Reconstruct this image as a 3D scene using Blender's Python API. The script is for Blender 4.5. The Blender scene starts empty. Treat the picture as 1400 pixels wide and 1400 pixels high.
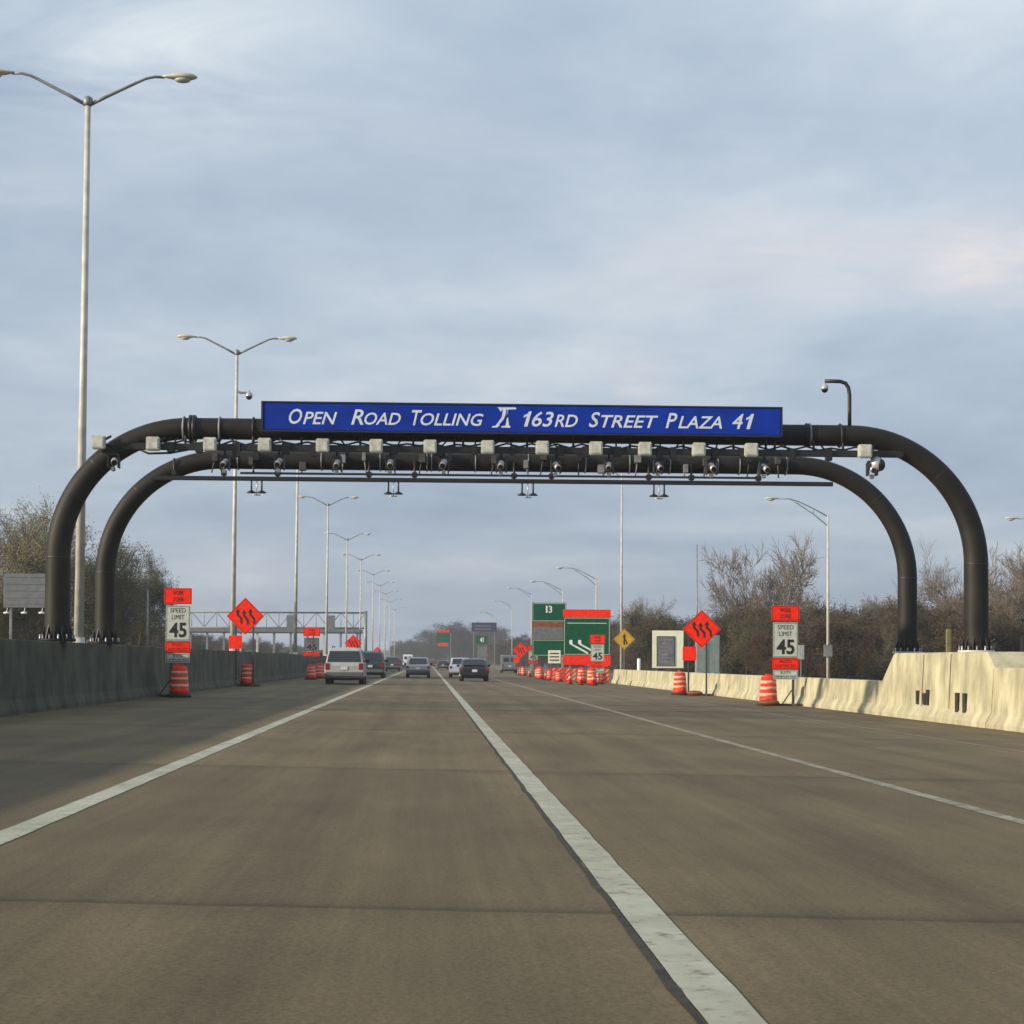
import bpy, bmesh, math, random
from mathutils import Vector, Matrix, noise as mnoise
R = math.radians
scene = bpy.context.scene
COL = scene.collection
random.seed(7)

# ------------------------------------------------------------------ camera
F = 2400.0            # focal length in pixels of the 1400 px photograph
CAM = Vector((0, 0, 1.2))
YAW, PITCH, ROLL = math.atan(115 / F), R(1.5), 0.0047
MC = Matrix.Rotation(-YAW, 3, 'Z') @ Matrix.Rotation(math.pi / 2 + PITCH, 3, 'X') @ Matrix.Rotation(ROLL, 3, 'Z')
d0 = MC.transposed() @ Vector((0, 1, 0))
SX = (700 + F * d0.x / -d0.z - 585) / 1400
SY = (904 - (700 - F * d0.y / -d0.z)) / 1400
def at(px, py, D):
    """world point on the plane y = D that the photograph shows at pixel px, py"""
    v = MC @ Vector(((px - 700 + SX * 1400) / F, (700 + SY * 1400 - py) / F, -1))
    return CAM + v * (D / v.y)
cd = bpy.data.cameras.new('camera'); cam = bpy.data.objects.new('camera', cd); COL.objects.link(cam)
cam.matrix_world = Matrix.Translation(CAM) @ MC.to_4x4()
cd.sensor_fit = 'HORIZONTAL'; cd.sensor_width = 36; cd.lens = 36 * F / 1400
cd.shift_x = SX; cd.shift_y = SY; cd.clip_start = 0.1; cd.clip_end = 8000
scene.camera = cam
TILT = 0.0128
def gz(x): return -TILT * x      # the carriageway falls to the right

# ------------------------------------------------------------------ materials
MATS = {}
def mat(name, col, rough=0.7, var=0.12, scale=3.0, metal=0.0, bump=0.0, bscale=40.0, stretch=(1, 1, 1), col2=None, spec=0.5, streak=0.0):
    if name in MATS: return MATS[name]
    m = bpy.data.materials.new(name); m.use_nodes = True; nt = m.node_tree
    b = nt.nodes['Principled BSDF']; b.inputs['Roughness'].default_value = rough
    b.inputs['Metallic'].default_value = metal; b.inputs['Specular IOR Level'].default_value = spec
    tc = nt.nodes.new('ShaderNodeTexCoord'); mp = nt.nodes.new('ShaderNodeMapping')
    mp.inputs['Scale'].default_value = stretch; nt.links.new(tc.outputs['Object'], mp.inputs['Vector'])
    n = nt.nodes.new('ShaderNodeTexNoise'); n.inputs['Scale'].default_value = scale; n.inputs['Detail'].default_value = 6
    nt.links.new(mp.outputs[0], n.inputs['Vector'])
    r = nt.nodes.new('ShaderNodeValToRGB')
    c2 = col2 or tuple(c * (1 - 2 * var) for c in col)
    c1 = tuple(min(1, c * (1 + var)) for c in col)
    r.color_ramp.elements[0].position = .35; r.color_ramp.elements[1].position = .65
    r.color_ramp.elements[0].color = (*c2, 1); r.color_ramp.elements[1].color = (*c1, 1)
    nt.links.new(n.outputs['Fac'], r.inputs[0]); out = r.outputs[0]
    if streak:
        mp2 = nt.nodes.new('ShaderNodeMapping'); mp2.inputs['Scale'].default_value = (1, 1.15, .42)
        nt.links.new(tc.outputs['Object'], mp2.inputs['Vector'])
        n3 = nt.nodes.new('ShaderNodeTexNoise'); n3.inputs['Scale'].default_value = 1.6; n3.inputs['Detail'].default_value = 7
        n3.inputs['Roughness'].default_value = .65
        nt.links.new(mp2.outputs[0], n3.inputs['Vector'])
        r3 = nt.nodes.new('ShaderNodeValToRGB'); r3.color_ramp.elements[0].position = .33; r3.color_ramp.elements[1].position = .60
        s = 1 - streak
        r3.color_ramp.elements[0].color = (s, s * .97, s * .92, 1); r3.color_ramp.elements[1].color = (1, 1, 1, 1)
        nt.links.new(n3.outputs['Fac'], r3.inputs[0])
        mx = nt.nodes.new('ShaderNodeMix'); mx.data_type = 'RGBA'; mx.blend_type = 'MULTIPLY'; mx.inputs[0].default_value = 1
        nt.links.new(out, mx.inputs[6]); nt.links.new(r3.outputs[0], mx.inputs[7]); out = mx.outputs[2]
    nt.links.new(out, b.inputs['Base Color'])
    if bump:
        n2 = nt.nodes.new('ShaderNodeTexNoise'); n2.inputs['Scale'].default_value = bscale
        nt.links.new(tc.outputs['Object'], n2.inputs['Vector'])
        bp = nt.nodes.new('ShaderNodeBump'); bp.inputs['Strength'].default_value = bump; bp.inputs['Distance'].default_value = .01
        nt.links.new(n2.outputs['Fac'], bp.inputs['Height']); nt.links.new(bp.outputs[0], b.inputs['Normal'])
    MATS[name] = m
    return m
M = dict(
    pipe=mat('dark_bronze_paint', (.017, .0145, .0115), .6, .2, 1.6, bump=.1, spec=.28, streak=.25),
    pipe2=mat('dark_equipment_paint', (.010, .010, .011), .5, .1),
    box=mat('beige_enclosure', (.50, .51, .45), .5, .12, 9),
    silver=mat('silver_housing', (.5, .5, .5), .35, .1, 8, metal=.4),
    lens=mat('black_lens', (.01, .01, .012), .1, 0),
    blue=mat('blue_sign_sheeting', (.004, .032, .31), .6, .10, 2, spec=.12),
    letter=mat('pale_blue_white_sheeting', (.60, .66, .78), .5, .05, 5),
    white=mat('white_sheeting', (.78, .79, .78), .5, .03, 5),
    signwhite=mat('dull_white_sheeting', (.50, .53, .47), .5, .06, 6),
    offwhite=mat('cream_panel', (.82, .80, .62), .5, .04, 3),
    orange=mat('fluorescent_orange_sheeting', (.95, .026, .005), .6, .08, 5, spec=.15),
    dorange=mat('orange_plastic', (.72, .040, .012), .5, .15, 6, spec=.25),
    band=mat('pale_reflective_band', (.72, .42, .30), .5, .12, 10),
    black=mat('black_sheeting', (.012, .012, .012), .6, .1),
    rubber=mat('black_rubber', (.02, .02, .02), .8, .2, 20),
    galv=mat('galvanised_steel', (.50, .48, .43), .5, .10, 3),
    steel=mat('grey_steel', (.22, .23, .23), .5, .15, 3, metal=.3),
    darksteel=mat('dark_steel_post', (.05, .05, .05), .6, .2, 6),
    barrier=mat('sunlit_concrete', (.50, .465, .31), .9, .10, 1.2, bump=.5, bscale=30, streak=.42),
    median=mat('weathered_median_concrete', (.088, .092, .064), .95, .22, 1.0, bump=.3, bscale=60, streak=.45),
    green=mat('green_sign_sheeting', (.002, .085, .036), .6, .10, 3, spec=.12),
    dbrown=mat('brown_orange_cover', (.22, .07, .02), .6, .2, 3),
    yellow=mat('yellow_sheeting', (.62, .36, .02), .5, .08, 4),
    bark=mat('grey_brown_bark', (.06, .046, .034), .95, .2, 6),
    barkpale=mat('pale_grey_bark', (.21, .18, .145), .95, .2, 6),
    twig=mat('bare_twigs', (.072, .050, .032), .95, .2, 4),
    twigpale=mat('pale_bare_twigs', (.19, .155, .12), .95, .15, 4),
    bud=mat('olive_spring_buds', (.060, .052, .018), .9, .3, .35, col2=(.075, .036, .018)),
    budolive=mat('pale_olive_buds', (.115, .11, .045), .9, .3, .3, col2=(.085, .072, .035)),
    budgreen=mat('dark_green_foliage', (.058, .066, .022), .9, .3, .25, col2=(.058, .050, .022)),
    grass=mat('dull_spring_grass', (.095, .095, .045), .95, .25, .35, bump=.5, bscale=8, col2=(.13, .10, .055)),
    asphalt=mat('far_carriageway_concrete', (.17, .155, .13), .9, .1, .5),
    glass=mat('dark_car_glass', (.012, .015, .018), .08, 0, spec=.8),
    tail=mat('red_lamp_lens', (.22, .008, .006), .25, .05),
    chrome=mat('chrome_rim', (.5, .5, .5), .25, .05, metal=.9),
    bumper=mat('grey_bumper', (.10, .10, .11), .5, .05),
    plate=mat('licence_plate', (.55, .57, .6), .5, .05),
    lampglass=mat('lamp_refractor', (.45, .45, .42), .2, .05),
    lamphead=mat('lamp_head_paint', (.50, .49, .38), .5, .06, 5),
    navy=mat('navy_sign', (.03, .03, .08), .5, .2, 2),
    signback=mat('aluminium_sign_back', (.16, .17, .18), .5, .1, 3, metal=.2),
)
def paint(name, c, r=.3):
    m = mat(name, c, r, .03, 2); m.node_tree.nodes['Principled BSDF'].inputs['Coat Weight'].default_value = .5
    return m

# ------------------------------------------------------------------ builders
class MB:
    def __init__(s): s.v = []; s.f = []; s.sm = []
    def add(s, vs, fs, smooth=False):
        o = len(s.v); s.v += [tuple(v) for v in vs]
        for f in fs: s.f.append(tuple(i + o for i in f)); s.sm.append(smooth)
        return s
    def box(s, x0, x1, y0, y1, z0, z1):
        return s.add([(x0, y0, z0), (x1, y0, z0), (x1, y1, z0), (x0, y1, z0), (x0, y0, z1), (x1, y0, z1), (x1, y1, z1), (x0, y1, z1)],
                     [(0, 3, 2, 1), (4, 5, 6, 7), (0, 1, 5, 4), (1, 2, 6, 5), (2, 3, 7, 6), (3, 0, 4, 7)])
    def bbox(s, x0, x1, y0, y1, z0, z1, b=.01):
        bm = bmesh.new(); bmesh.ops.create_cube(bm, size=1)
        for v in bm.verts: v.co = Vector(((x0 + x1) / 2 + v.co.x * (x1 - x0), (y0 + y1) / 2 + v.co.y * (y1 - y0), (z0 + z1) / 2 + v.co.z * (z1 - z0)))
        bmesh.ops.bevel(bm, geom=bm.edges[:], offset=b, segments=2, affect='EDGES')
        bm.verts.index_update(); s.add([v.co for v in bm.verts], [[v.index for v in f.verts] for f in bm.faces]); bm.free(); return s
    def tube(s, pts, rs, n=10, cap=True, smooth=True, sq=1.0):
        pts = [Vector(p) for p in pts]
        if not isinstance(rs, (list, tuple)): rs = [rs] * len(pts)
        o = len(s.v); u = None
        for i, p in enumerate(pts):
            t = (pts[min(i + 1, len(pts) - 1)] - pts[max(i - 1, 0)]).normalized()
            if u is None: u = t.orthogonal().normalized()
            u = (u - t * u.dot(t)).normalized(); w = t.cross(u)
            for k in range(n):
                a = 2 * math.pi * k / n
                s.v.append(tuple(p + (u * math.cos(a) + w * math.sin(a)) * rs[i]))
        for i in range(len(pts) - 1):
            for k in range(n):
                s.f.append((o + i * n + k, o + i * n + (k + 1) % n, o + (i + 1) * n + (k + 1) % n, o + (i + 1) * n + k)); s.sm.append(smooth)
        if cap:
            s.f.append(tuple(o + k for k in reversed(range(n)))); s.sm.append(False)
            e = o + (len(pts) - 1) * n; s.f.append(tuple(e + k for k in range(n))); s.sm.append(False)
        return s
    def lathe(s, prof, c=(0, 0, 0), n=20):     # prof: (r, z) from bottom to top
        o = len(s.v)
        for r, z in prof:
            for k in range(n):
                a = 2 * math.pi * k / n; s.v.append((c[0] + r * math.cos(a), c[1] + r * math.sin(a), c[2] + z))
        for i in range(len(prof) - 1):
            for k in range(n):
                s.f.append((o + i * n + k, o + i * n + (k + 1) % n, o + (i + 1) * n + (k + 1) % n, o + (i + 1) * n + k)); s.sm.append(True)
        s.f.append(tuple(o + k for k in reversed(range(n)))); s.sm.append(False)
        e = o + (len(prof) - 1) * n; s.f.append(tuple(e + k for k in range(n))); s.sm.append(False)
        return s
    def ball(s, c, r, sz=(1, 1, 1), n=12):
        prof = [(max(.001, math.cos(a)) * r, math.sin(a) * r) for a in [math.pi * (i / 8 - .5) for i in range(9)]]
        o = len(s.v); s.lathe(prof, (0, 0, 0), n)
        for i in range(o, len(s.v)):
            v = s.v[i]; s.v[i] = (c[0] + v[0] * sz[0], c[1] + v[1] * sz[1], c[2] + v[2] * sz[2])
        return s
    def poly(s, pts, y0, y1):                  # outline in x, z extruded in y (front is y0)
        n = len(pts); vs = [(x, y0, z) for x, z in pts] + [(x, y1, z) for x, z in pts]
        fs = [tuple(range(n)), tuple(reversed(range(n, 2 * n)))] + [(i, i + n, (i + 1) % n + n, (i + 1) % n) for i in range(n)]
        return s.add(vs, fs)
    def stroke(s, pts, w, y0, y1):             # flat band along points in x, z
        for i in range(len(pts) - 1):
            a, b = Vector(pts[i]), Vector(pts[i + 1]); t = (b - a).normalized(); nrm = Vector((-t.y, t.x)) * w / 2; e = t * w * .15
            s.poly([tuple(a - e - nrm), tuple(b + e - nrm), tuple(b + e + nrm), tuple(a - e + nrm)], y0, y1)
        return s
    def sweep(s, prof, ys, f):                 # prof pts (x, z) swept along y; f(y, prof) may modify
        n = len(prof); o = len(s.v)
        for y in ys:
            for x, z in f(y, prof): s.v.append((x, y, z))
        for i in range(len(ys) - 1):
            for k in range(n):
                s.f.append((o + i * n + k, o + (i + 1) * n + k, o + (i + 1) * n + (k + 1) % n, o + i * n + (k + 1) % n)); s.sm.append(False)
        s.f.append(tuple(o + k for k in range(n))); s.sm.append(False)
        e = o + (len(ys) - 1) * n; s.f.append(tuple(e + k for k in reversed(range(n)))); s.sm.append(False)
        return s
    def mesh(s, name):
        me = bpy.data.meshes.new(name); me.from_pydata(s.v, [], s.f); me.polygons.foreach_set('use_smooth', s.sm); me.update()
        bm = bmesh.new(); bm.from_mesh(me)
        if len(bm.faces) < 4000: bmesh.ops.recalc_face_normals(bm, faces=bm.faces[:])
        bm.to_mesh(me); bm.free()
        return me
    def build(s, name, m, parent=None):
        me = s.mesh(name); me.materials.append(M[m] if isinstance(m, str) else m)
        o = bpy.data.objects.new(name, me); COL.objects.link(o)
        if parent: o.parent = parent
        return o
def empty(name, loc, label=None, cat=None, group=None, rz=0):
    o = bpy.data.objects.new(name, None); COL.objects.link(o); o.location = loc; o.rotation_euler.z = rz; o.empty_display_size = .3
    return tag(o, label, cat, group)
def tag(o, label=None, cat=None, group=None, kind=None):
    if label: o['label'] = label
    if cat: o['category'] = cat
    if group: o['group'] = group
    if kind: o['kind'] = kind
    return o
CH = {}
def copy_tree(o, parent=None, label=None, group=None):
    c = o.copy(); COL.objects.link(c); c.parent = parent
    for ch in [x for x in COL.objects if x.parent == o]: copy_tree(ch, c)
    if label: c['label'] = label
    if group: c['group'] = group
    return c
def text(mb, s, x0, x1, z0, z1, y, depth=.004, shear=0.0, bold=.02):
    """letters fitted into the rectangle x0..x1, z0..z1, standing in the x-z plane and facing -y"""
    cu = bpy.data.curves.new('t', 'FONT'); cu.body = s; cu.shear = shear; cu.offset = bold; cu.resolution_u = 3
    ob = bpy.data.objects.new('t', cu); COL.objects.link(ob)
    dg = bpy.context.evaluated_depsgraph_get(); dg.update()
    me = bpy.data.meshes.new_from_object(ob.evaluated_get(dg))
    if len(me.vertices):
        xs = [v.co.x for v in me.vertices]; ys = [v.co.y for v in me.vertices]
        ax, bx, ay, by = min(xs), max(xs), min(ys), max(ys)
        vs = [(x0 + (v.co.x - ax) / (bx - ax + 1e-9) * (x1 - x0), y, z0 + (v.co.y - ay) / (by - ay + 1e-9) * (z1 - z0)) for v in me.vertices]
        mb.add(vs, [tuple(p.vertices) for p in me.polygons])
    bpy.data.objects.remove(ob); bpy.data.meshes.remove(me); bpy.data.curves.remove(cu)
    return mb

# ------------------------------------------------------------------ the setting
def structure(o): return tag(o, kind='structure')
structure(MB().add([(-3000, -200, -.75), (3000, -200, -.75), (3000, 6000, -.75), (-3000, 6000, -.75)], [(0, 1, 2, 3)]).build('ground', 'grass'))
# grass verges: right one just behind the barrier, left one beyond the opposing road
structure(MB().sweep([(12.1, -.62), (12.1, -.22), (60, -.30), (300, -.74)], [-40, 1600], lambda y, p: p).build('grass_verge', 'grass'))
structure(MB().sweep([(-300, -.74), (-60, -.3), (-27, .02), (-9.9, .02), (-9.9, -.7)], [-40, 1600], lambda y, p: p).build('median_ground', 'grass'))
structure(MB().sweep([(-26, 0), (-26, .14), (-10.8, .14), (-10.8, 0)], [-40, 1600], lambda y, p: p).build('opposing_carriageway', 'asphalt'))

def road_material():
    m = bpy.data.materials.new('worn_concrete_pavement'); m.use_nodes = True; nt = m.node_tree; N = nt.nodes; L = nt.links
    b = N['Principled BSDF']; b.inputs['Roughness'].default_value = .85; b.inputs['Specular IOR Level'].default_value = .3
    g = N.new('ShaderNodeNewGeometry'); sp = N.new('ShaderNodeSeparateXYZ'); L.new(g.outputs['Position'], sp.inputs[0])
    def mth(op, a, bb=None, c=None):
        n = N.new('ShaderNodeMath'); n.operation = op
        for i, v in enumerate((a, bb, c)):
            if v is None: continue
            if isinstance(v, (int, float)): n.inputs[i].default_value = v
            else: L.new(v, n.inputs[i])
        return n.outputs[0]
    def mul(c, f):
        n = N.new('ShaderNodeMix'); n.data_type = 'RGBA'; n.blend_type = 'MULTIPLY'; n.inputs[0].default_value = 1
        L.new(c, n.inputs[6]); L.new(f, n.inputs[7]); return n.outputs[2]
    def noise(scale, st, det=6, rough=.55):
        mp = N.new('ShaderNodeMapping'); mp.inputs['Scale'].default_value = st; L.new(g.outputs['Position'], mp.inputs['Vector'])
        n = N.new('ShaderNodeTexNoise'); n.inputs['Scale'].default_value = scale; n.inputs['Detail'].default_value = det; n.inputs['Roughness'].default_value = rough
        L.new(mp.outputs[0], n.inputs['Vector']); return n.outputs['Fac']
    def ramp(f, stops):
        r = N.new('ShaderNodeValToRGB'); e = r.color_ramp.elements
        while len(e) < len(stops): e.new(.5)
        for q, (p, c) in zip(e, stops): q.position = p; q.color = (*c, 1) if isinstance(c, tuple) else (c, c, c, 1)
        L.new(f, r.inputs[0]); return r.outputs[0]
    X, Y = sp.outputs[0], sp.outputs[1]
    base = ramp(noise(.9, (1, .35, 1), 8, .6), [(.3, (.118, .088, .046)), (.55, (.154, .116, .061)), (.8, (.190, .145, .078))])
    grain = ramp(noise(38, (1, .8, 1), 5, .8), [(.30, .62), (.5, 1.0), (.70, 1.34)])
    c = mul(base, grain)
    patch = ramp(noise(.11, (1, .8, 1), 4), [(.35, .78), (.65, 1.12)]); c = mul(c, patch)
    # tyre and oil bands along each lane, wandering a little
    wob = mth('MULTIPLY', mth('SUBTRACT', noise(.08, (1, 1, 1), 2), .5), .9)
    lane = mth('FRACT', mth('DIVIDE', mth('ADD', mth('ADD', X, 2.76 + 37.7), wob), 3.77))
    c = mul(c, ramp(lane, [(0, 1.08), (.16, .92), (.26, .90), (.38, 1.03), (.5, .80), (.62, 1.03), (.74, .90), (.84, .92), (1, 1.08)]))
    streak = ramp(noise(5, (1.6, .03, 1), 4, .7), [(.3, .86), (.7, 1.10)]); c = mul(c, streak)
    # fine longitudinal grooving
    # transverse joints, slightly skewed, and slab to slab tone changes
    t = mth('ADD', Y, mth('MULTIPLY', X, .075)); t = mth('ADD', t, mth('MULTIPLY', mth('SUBTRACT', noise(1.5, (1, 1, 1), 4), .5), .10))
    q = mth('DIVIDE', mth('ADD', t, 2.4), 10.9); fr = mth('FRACT', q)
    c = mul(c, ramp(fr, [(0, .55), (.006, .58), (.014, .86), (.05, 1.0), (.95, 1.0), (1.0, .84)]))
    wn = N.new('ShaderNodeTexWhiteNoise'); wn.noise_dimensions = '1D'; L.new(mth('FLOOR', q), wn.inputs['W'])
    c = mul(c, ramp(wn.outputs['Value'], [(0, .88), (1, 1.08)]))
    # median wall's shade toned greener and darker, painted into the left shoulder
    tin = N.new('ShaderNodeMix'); tin.data_type = 'RGBA'; tin.blend_type = 'MULTIPLY'
    fac = ramp(mth('ADD', mth('MULTIPLY', X, -.2), wob), [(.55, 0.0), (.75, 1.0)])
    L.new(fac, tin.inputs[0]); L.new(c, tin.inputs[6]); tin.inputs[7].default_value = (.94, .96, .90, 1); c = tin.outputs[2]
    L.new(c, b.inputs['Base Color'])
    bp = N.new('ShaderNodeBump'); bp.inputs['Strength'].default_value = .5; bp.inputs['Distance'].default_value = .006
    L.new(noise(45, (1, 1, 1), 4), bp.inputs['Height']); L.new(bp.outputs[0], b.inputs['Normal'])
    return m
M['road'] = road_material()
structure(MB().sweep([(-8.95, -.7), (-8.95, gz(-8.95)), (12.1, gz(12.1)), (12.1, -.7)], [-40, 1600], lambda y, p: p).build('road', 'road'))

def paint_material(name, col, lo, hi):
    m = bpy.data.materials.new(name); m.use_nodes = True; nt = m.node_tree; N = nt.nodes; L = nt.links
    b = N['Principled BSDF']; b.inputs['Roughness'].default_value = .7
    g = N.new('ShaderNodeNewGeometry'); n = N.new('ShaderNodeTexNoise'); n.inputs['Scale'].default_value = 7; n.inputs['Detail'].default_value = 8; n.inputs['Roughness'].default_value = .7
    L.new(g.outputs['Position'], n.inputs['Vector'])
    r = N.new('ShaderNodeValToRGB'); r.color_ramp.elements[0].position = lo; r.color_ramp.elements[1].position = hi
    r.color_ramp.elements[0].color = (.17, .14, .10, 1); r.color_ramp.elements[1].color = (*col, 1)
    L.new(n.outputs['Fac'], r.inputs[0])
    n2 = N.new('ShaderNodeTexNoise'); n2.inputs['Scale'].default_value = 1.3; n2.inputs['Detail'].default_value = 9; n2.inputs['Roughness'].default_value = .75; L.new(g.outputs['Position'], n2.inputs['Vector'])
    r2 = N.new('ShaderNodeValToRGB'); r2.color_ramp.elements[0].position = .35; r2.color_ramp.elements[1].position = .62; r2.color_ramp.elements[0].color = (.66, .64, .58, 1); r2.color_ramp.elements[1].color = (1, 1, 1, 1)
    L.new(n2.outputs['Fac'], r2.inputs[0]); mx = N.new('ShaderNodeMix'); mx.data_type = 'RGBA'; mx.blend_type = 'MULTIPLY'; mx.inputs[0].default_value = 1
    L.new(r.outputs[0], mx.inputs[6]); L.new(r2.outputs[0], mx.inputs[7]); L.new(mx.outputs[2], b.inputs['Base Color']); return m
M['line'] = paint_material('worn_white_road_paint', (.44, .44, .345), .32, .45)
M['linefaint'] = paint_material('faded_white_road_paint', (.34, .31, .23), .38, .58)
M['lineghost'] = paint_material('ghost_road_paint', (.24, .22, .16), .40, .62)
M['seam'] = mat('black_contrast_seam', (.03, .027, .02), .9, .3, 8)
def strip(name, x, w, m, y0, y1, dz=.004, wob=0):
    mb = MB(); ys = []; y = y0
    while y < y1: ys.append(y); y += .5 if y < 40 else (3 if y < 150 else 30)
    ys.append(y1); vs = []
    for y in ys:
        a = x - w / 2 + wob * mnoise.noise(Vector((x, y * 1.3, 0))); b = x + w / 2 + wob * mnoise.noise(Vector((x + 9, y * 1.3, 0)))
        vs += [(a, y, gz(a) + dz), (b, y, gz(b) + dz)]
    return structure(mb.add(vs, [(2 * i, 2 * i + 1, 2 * i + 3, 2 * i + 2) for i in range(len(ys) - 1)]).build(name, m))
strip('lane_line', -2.77, .21, 'line', -20, 1500, wob=.012)
strip('lane_line', 1.045, .205, 'line', -20, 1500, wob=.012)
strip('lane_line_seam', .918, .034, 'seam', -20, 1500, wob=.03)
strip('lane_line', 4.74, .15, 'linefaint', -20, 1500, wob=.015)
strip('edge_line', 8.9, .10, 'lineghost', -20, 1500, wob=.02)

# ------------------------------------------------------------------ barriers
def wall_sweep(side, xb, top, y0, y1, thick, name, m, label, extra=None, toe=.12):
    """side +1: face looks to -x at x = xb; side -1: face looks to +x"""
    s = side; g = gz(xb)
    def prof(zt): return [(xb, g - .2), (xb, g + .09), (xb + s * toe, g + .30), (xb + s * (toe + .06), zt - .02), (xb + s * (toe + .08), zt), (xb + s * (thick - .02), zt), (xb + s * thick, zt - .02), (xb + s * thick, g - .2)]
    ys = [y0]; y = y0
    while y + 6 < y1: y += 6 if y < 120 else 40; ys.append(min(y, y1))
    if ys[-1] < y1: ys.append(y1)
    f = extra or (lambda y: top)
    mb = MB(); mb.sweep(prof(top), sorted(set(ys)), lambda y, p: prof(f(y)))
    o = mb.build(name, m); tag(o, label, 'barrier'); return o
XL, XR = -8.07, 11.72
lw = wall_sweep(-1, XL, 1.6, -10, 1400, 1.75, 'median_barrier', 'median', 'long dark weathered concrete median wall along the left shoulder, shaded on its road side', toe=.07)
for y in (28, 36.5, 52, 64, 76):          # joints in the wall
    MB().add([(XL - .134, y, 1.58), (XL - .134, y + .05, 1.58), (XL - .067, y + .05, gz(XL) + .3), (XL - .067, y, gz(XL) + .3)], [(0, 1, 2, 3)]).build('joint', 'seam', lw)
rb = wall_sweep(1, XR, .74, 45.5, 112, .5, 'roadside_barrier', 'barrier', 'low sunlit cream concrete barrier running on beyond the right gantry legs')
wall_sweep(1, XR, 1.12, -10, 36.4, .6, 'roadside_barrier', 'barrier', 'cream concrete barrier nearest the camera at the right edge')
def ped_top(y):
    if y > 44.3: return 1.46 - (y - 44.3) / 1.2 * .72
    if y < 36.9: return 1.12 + max(0, (y - 36.4) / .5) * .34
    return 1.46
ped = MB(); g = gz(XR)
def pprof(zt): return [(XR - .02, g - .2), (XR - .02, g + .11), (XR + .10, g + .32), (XR + .16, zt - .03), (XR + .20, zt), (XR + 1.55, zt), (XR + 1.58, zt - .03), (XR + 1.58, g - .2)]
ped.sweep(pprof(1), [36.4, 36.9, 37.5, 39.5, 41.5, 43.5, 44.3, 45.5], lambda y, p: pprof(ped_top(y)))
pd = tag(ped.build('gantry_pedestal', 'barrier'), 'tall cream concrete pedestal under the right gantry legs with dark slots', 'pedestal')
for ya, yb, za, zb in ((41.8, 41.95, .62, .95), (41.2, 41.38, .62, .9), (40.95, 41.1, .62, .98), (38.6, 38.8, .52, .95), (38.05, 38.25, .52, .95), (36.0, 36.0, 0, 0)):
    if yb > ya: MB().bbox(XR + .06, XR + .148, ya, yb, za - .4, zb - .4, .004).build('slot', 'seam', pd)
for j in range(9):
    y = 50.5 + 6.1 * j; MB().add([(XR + .197, y, .72), (XR + .197, y + .05, .72), (XR + .117, y + .05, g + .31), (XR + .117, y, g + .31)], [(0, 1, 2, 3)]).build('joint', 'seam', rb)
for y in (41.55, 39.35): MB().add([(XR + .153, y, 1.42), (XR + .153, y + .04, 1.42), (XR + .094, y + .04, g + .33), (XR + .094, y, g + .33)], [(0, 1, 2, 3)]).build('joint', 'seam', pd)

# ------------------------------------------------------------------ toll gantries
def gantry_arch(parent, D, pxl, pxr, pybeam, zbL, zbR, r0, r1, rad):
    xl = at(pxl, 800, D).x; xr = at(pxr, 800, D).x; zb = at(700, pybeam, D).z
    zl, zr = at(300, pybeam - 3.5, D).z, at(1150, pybeam + 3.5, D).z
    zl = zr = (zl + zr) / 2
    pts = []; rs = []
    for i in range(9): t = i / 8; pts.append((xl, D, zbL + (zl - rad - zbL) * t)); rs.append(r1 + (r1 * .97 - r1) * t)
    for i in range(1, 25): a = math.pi / 2 * i / 24; pts.append((xl + rad * (1 - math.cos(a)), D, zl - rad + rad * math.sin(a))); rs.append(r1 * .97 + (r0 - r1 * .97) * i / 24)
    for i in range(1, 20): t = i / 20; pts.append((xl + rad + (xr - xl - 2 * rad) * t, D, zl + (zr - zl) * t)); rs.append(r0)
    for i in range(25): a = math.pi / 2 * i / 24; pts.append((xr - rad * (1 - math.sin(a)), D, zr - rad + rad * math.cos(a))); rs.append(r0 + (r1 * .97 - r0) * i / 24)
    for i in range(1, 9): t = i / 8; pts.append((xr, D, zr - rad + (zbR - zr + rad) * t)); rs.append(r1 * .97 + (r1 - r1 * .97) * t)
    MB().tube(pts, rs, 28).build('arch_pipe', 'pipe', parent)
    for i in (8, 20, 32, 38, 45, 51, 64, 76):
        c = Vector(pts[i]); t = (Vector(pts[i + 1]) - Vector(pts[i - 1])).normalized(); rr_ = rs[i] + .002
        MB().tube([c - t * .015, c, c + t * .015], [rr_ - .001, rr_ + .006, rr_ - .001], 28, cap=False).build('weld_seam', 'pipe2', parent)
    for x, zz in ((xl, zbL), (xr, zbR)):
        fl = MB().lathe([(r1 + .13, 0), (r1 + .13, .05)], (x, D, zz), 24)
        fo = fl.build('base_plate', 'galv' if x > 0 else 'pipe', parent)
        for k in range(12):
            a = 2 * math.pi * k / 12; c, s_ = math.cos(a), math.sin(a); t = Vector((-s_, c, 0)) * .012
            p0 = Vector((x + c * (r1 - .01), D + s_ * (r1 - .01), zz + .05)); p1 = Vector((x + c * (r1 + .10), D + s_ * (r1 + .10), zz + .05)); p2 = p0 + Vector((0, 0, .34))
            MB().add([p0 - t, p1 - t, p2 - t, p0 + t, p1 + t, p2 + t], [(0, 1, 2), (5, 4, 3), (0, 3, 4, 1), (1, 4, 5, 2), (2, 5, 3, 0)]).build('gusset', 'pipe2', fo)
            a = 2 * math.pi * (k + .5) / 12; MB().tube([(x + math.cos(a) * (r1 + .09), D + math.sin(a) * (r1 + .09), zz - .02), (x + math.cos(a) * (r1 + .09), D + math.sin(a) * (r1 + .09), zz + .15)], .022, 6).build('anchor_bolt', 'steel' if k % 3 else 'silver', fo)
    return xl, xr, zl
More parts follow.
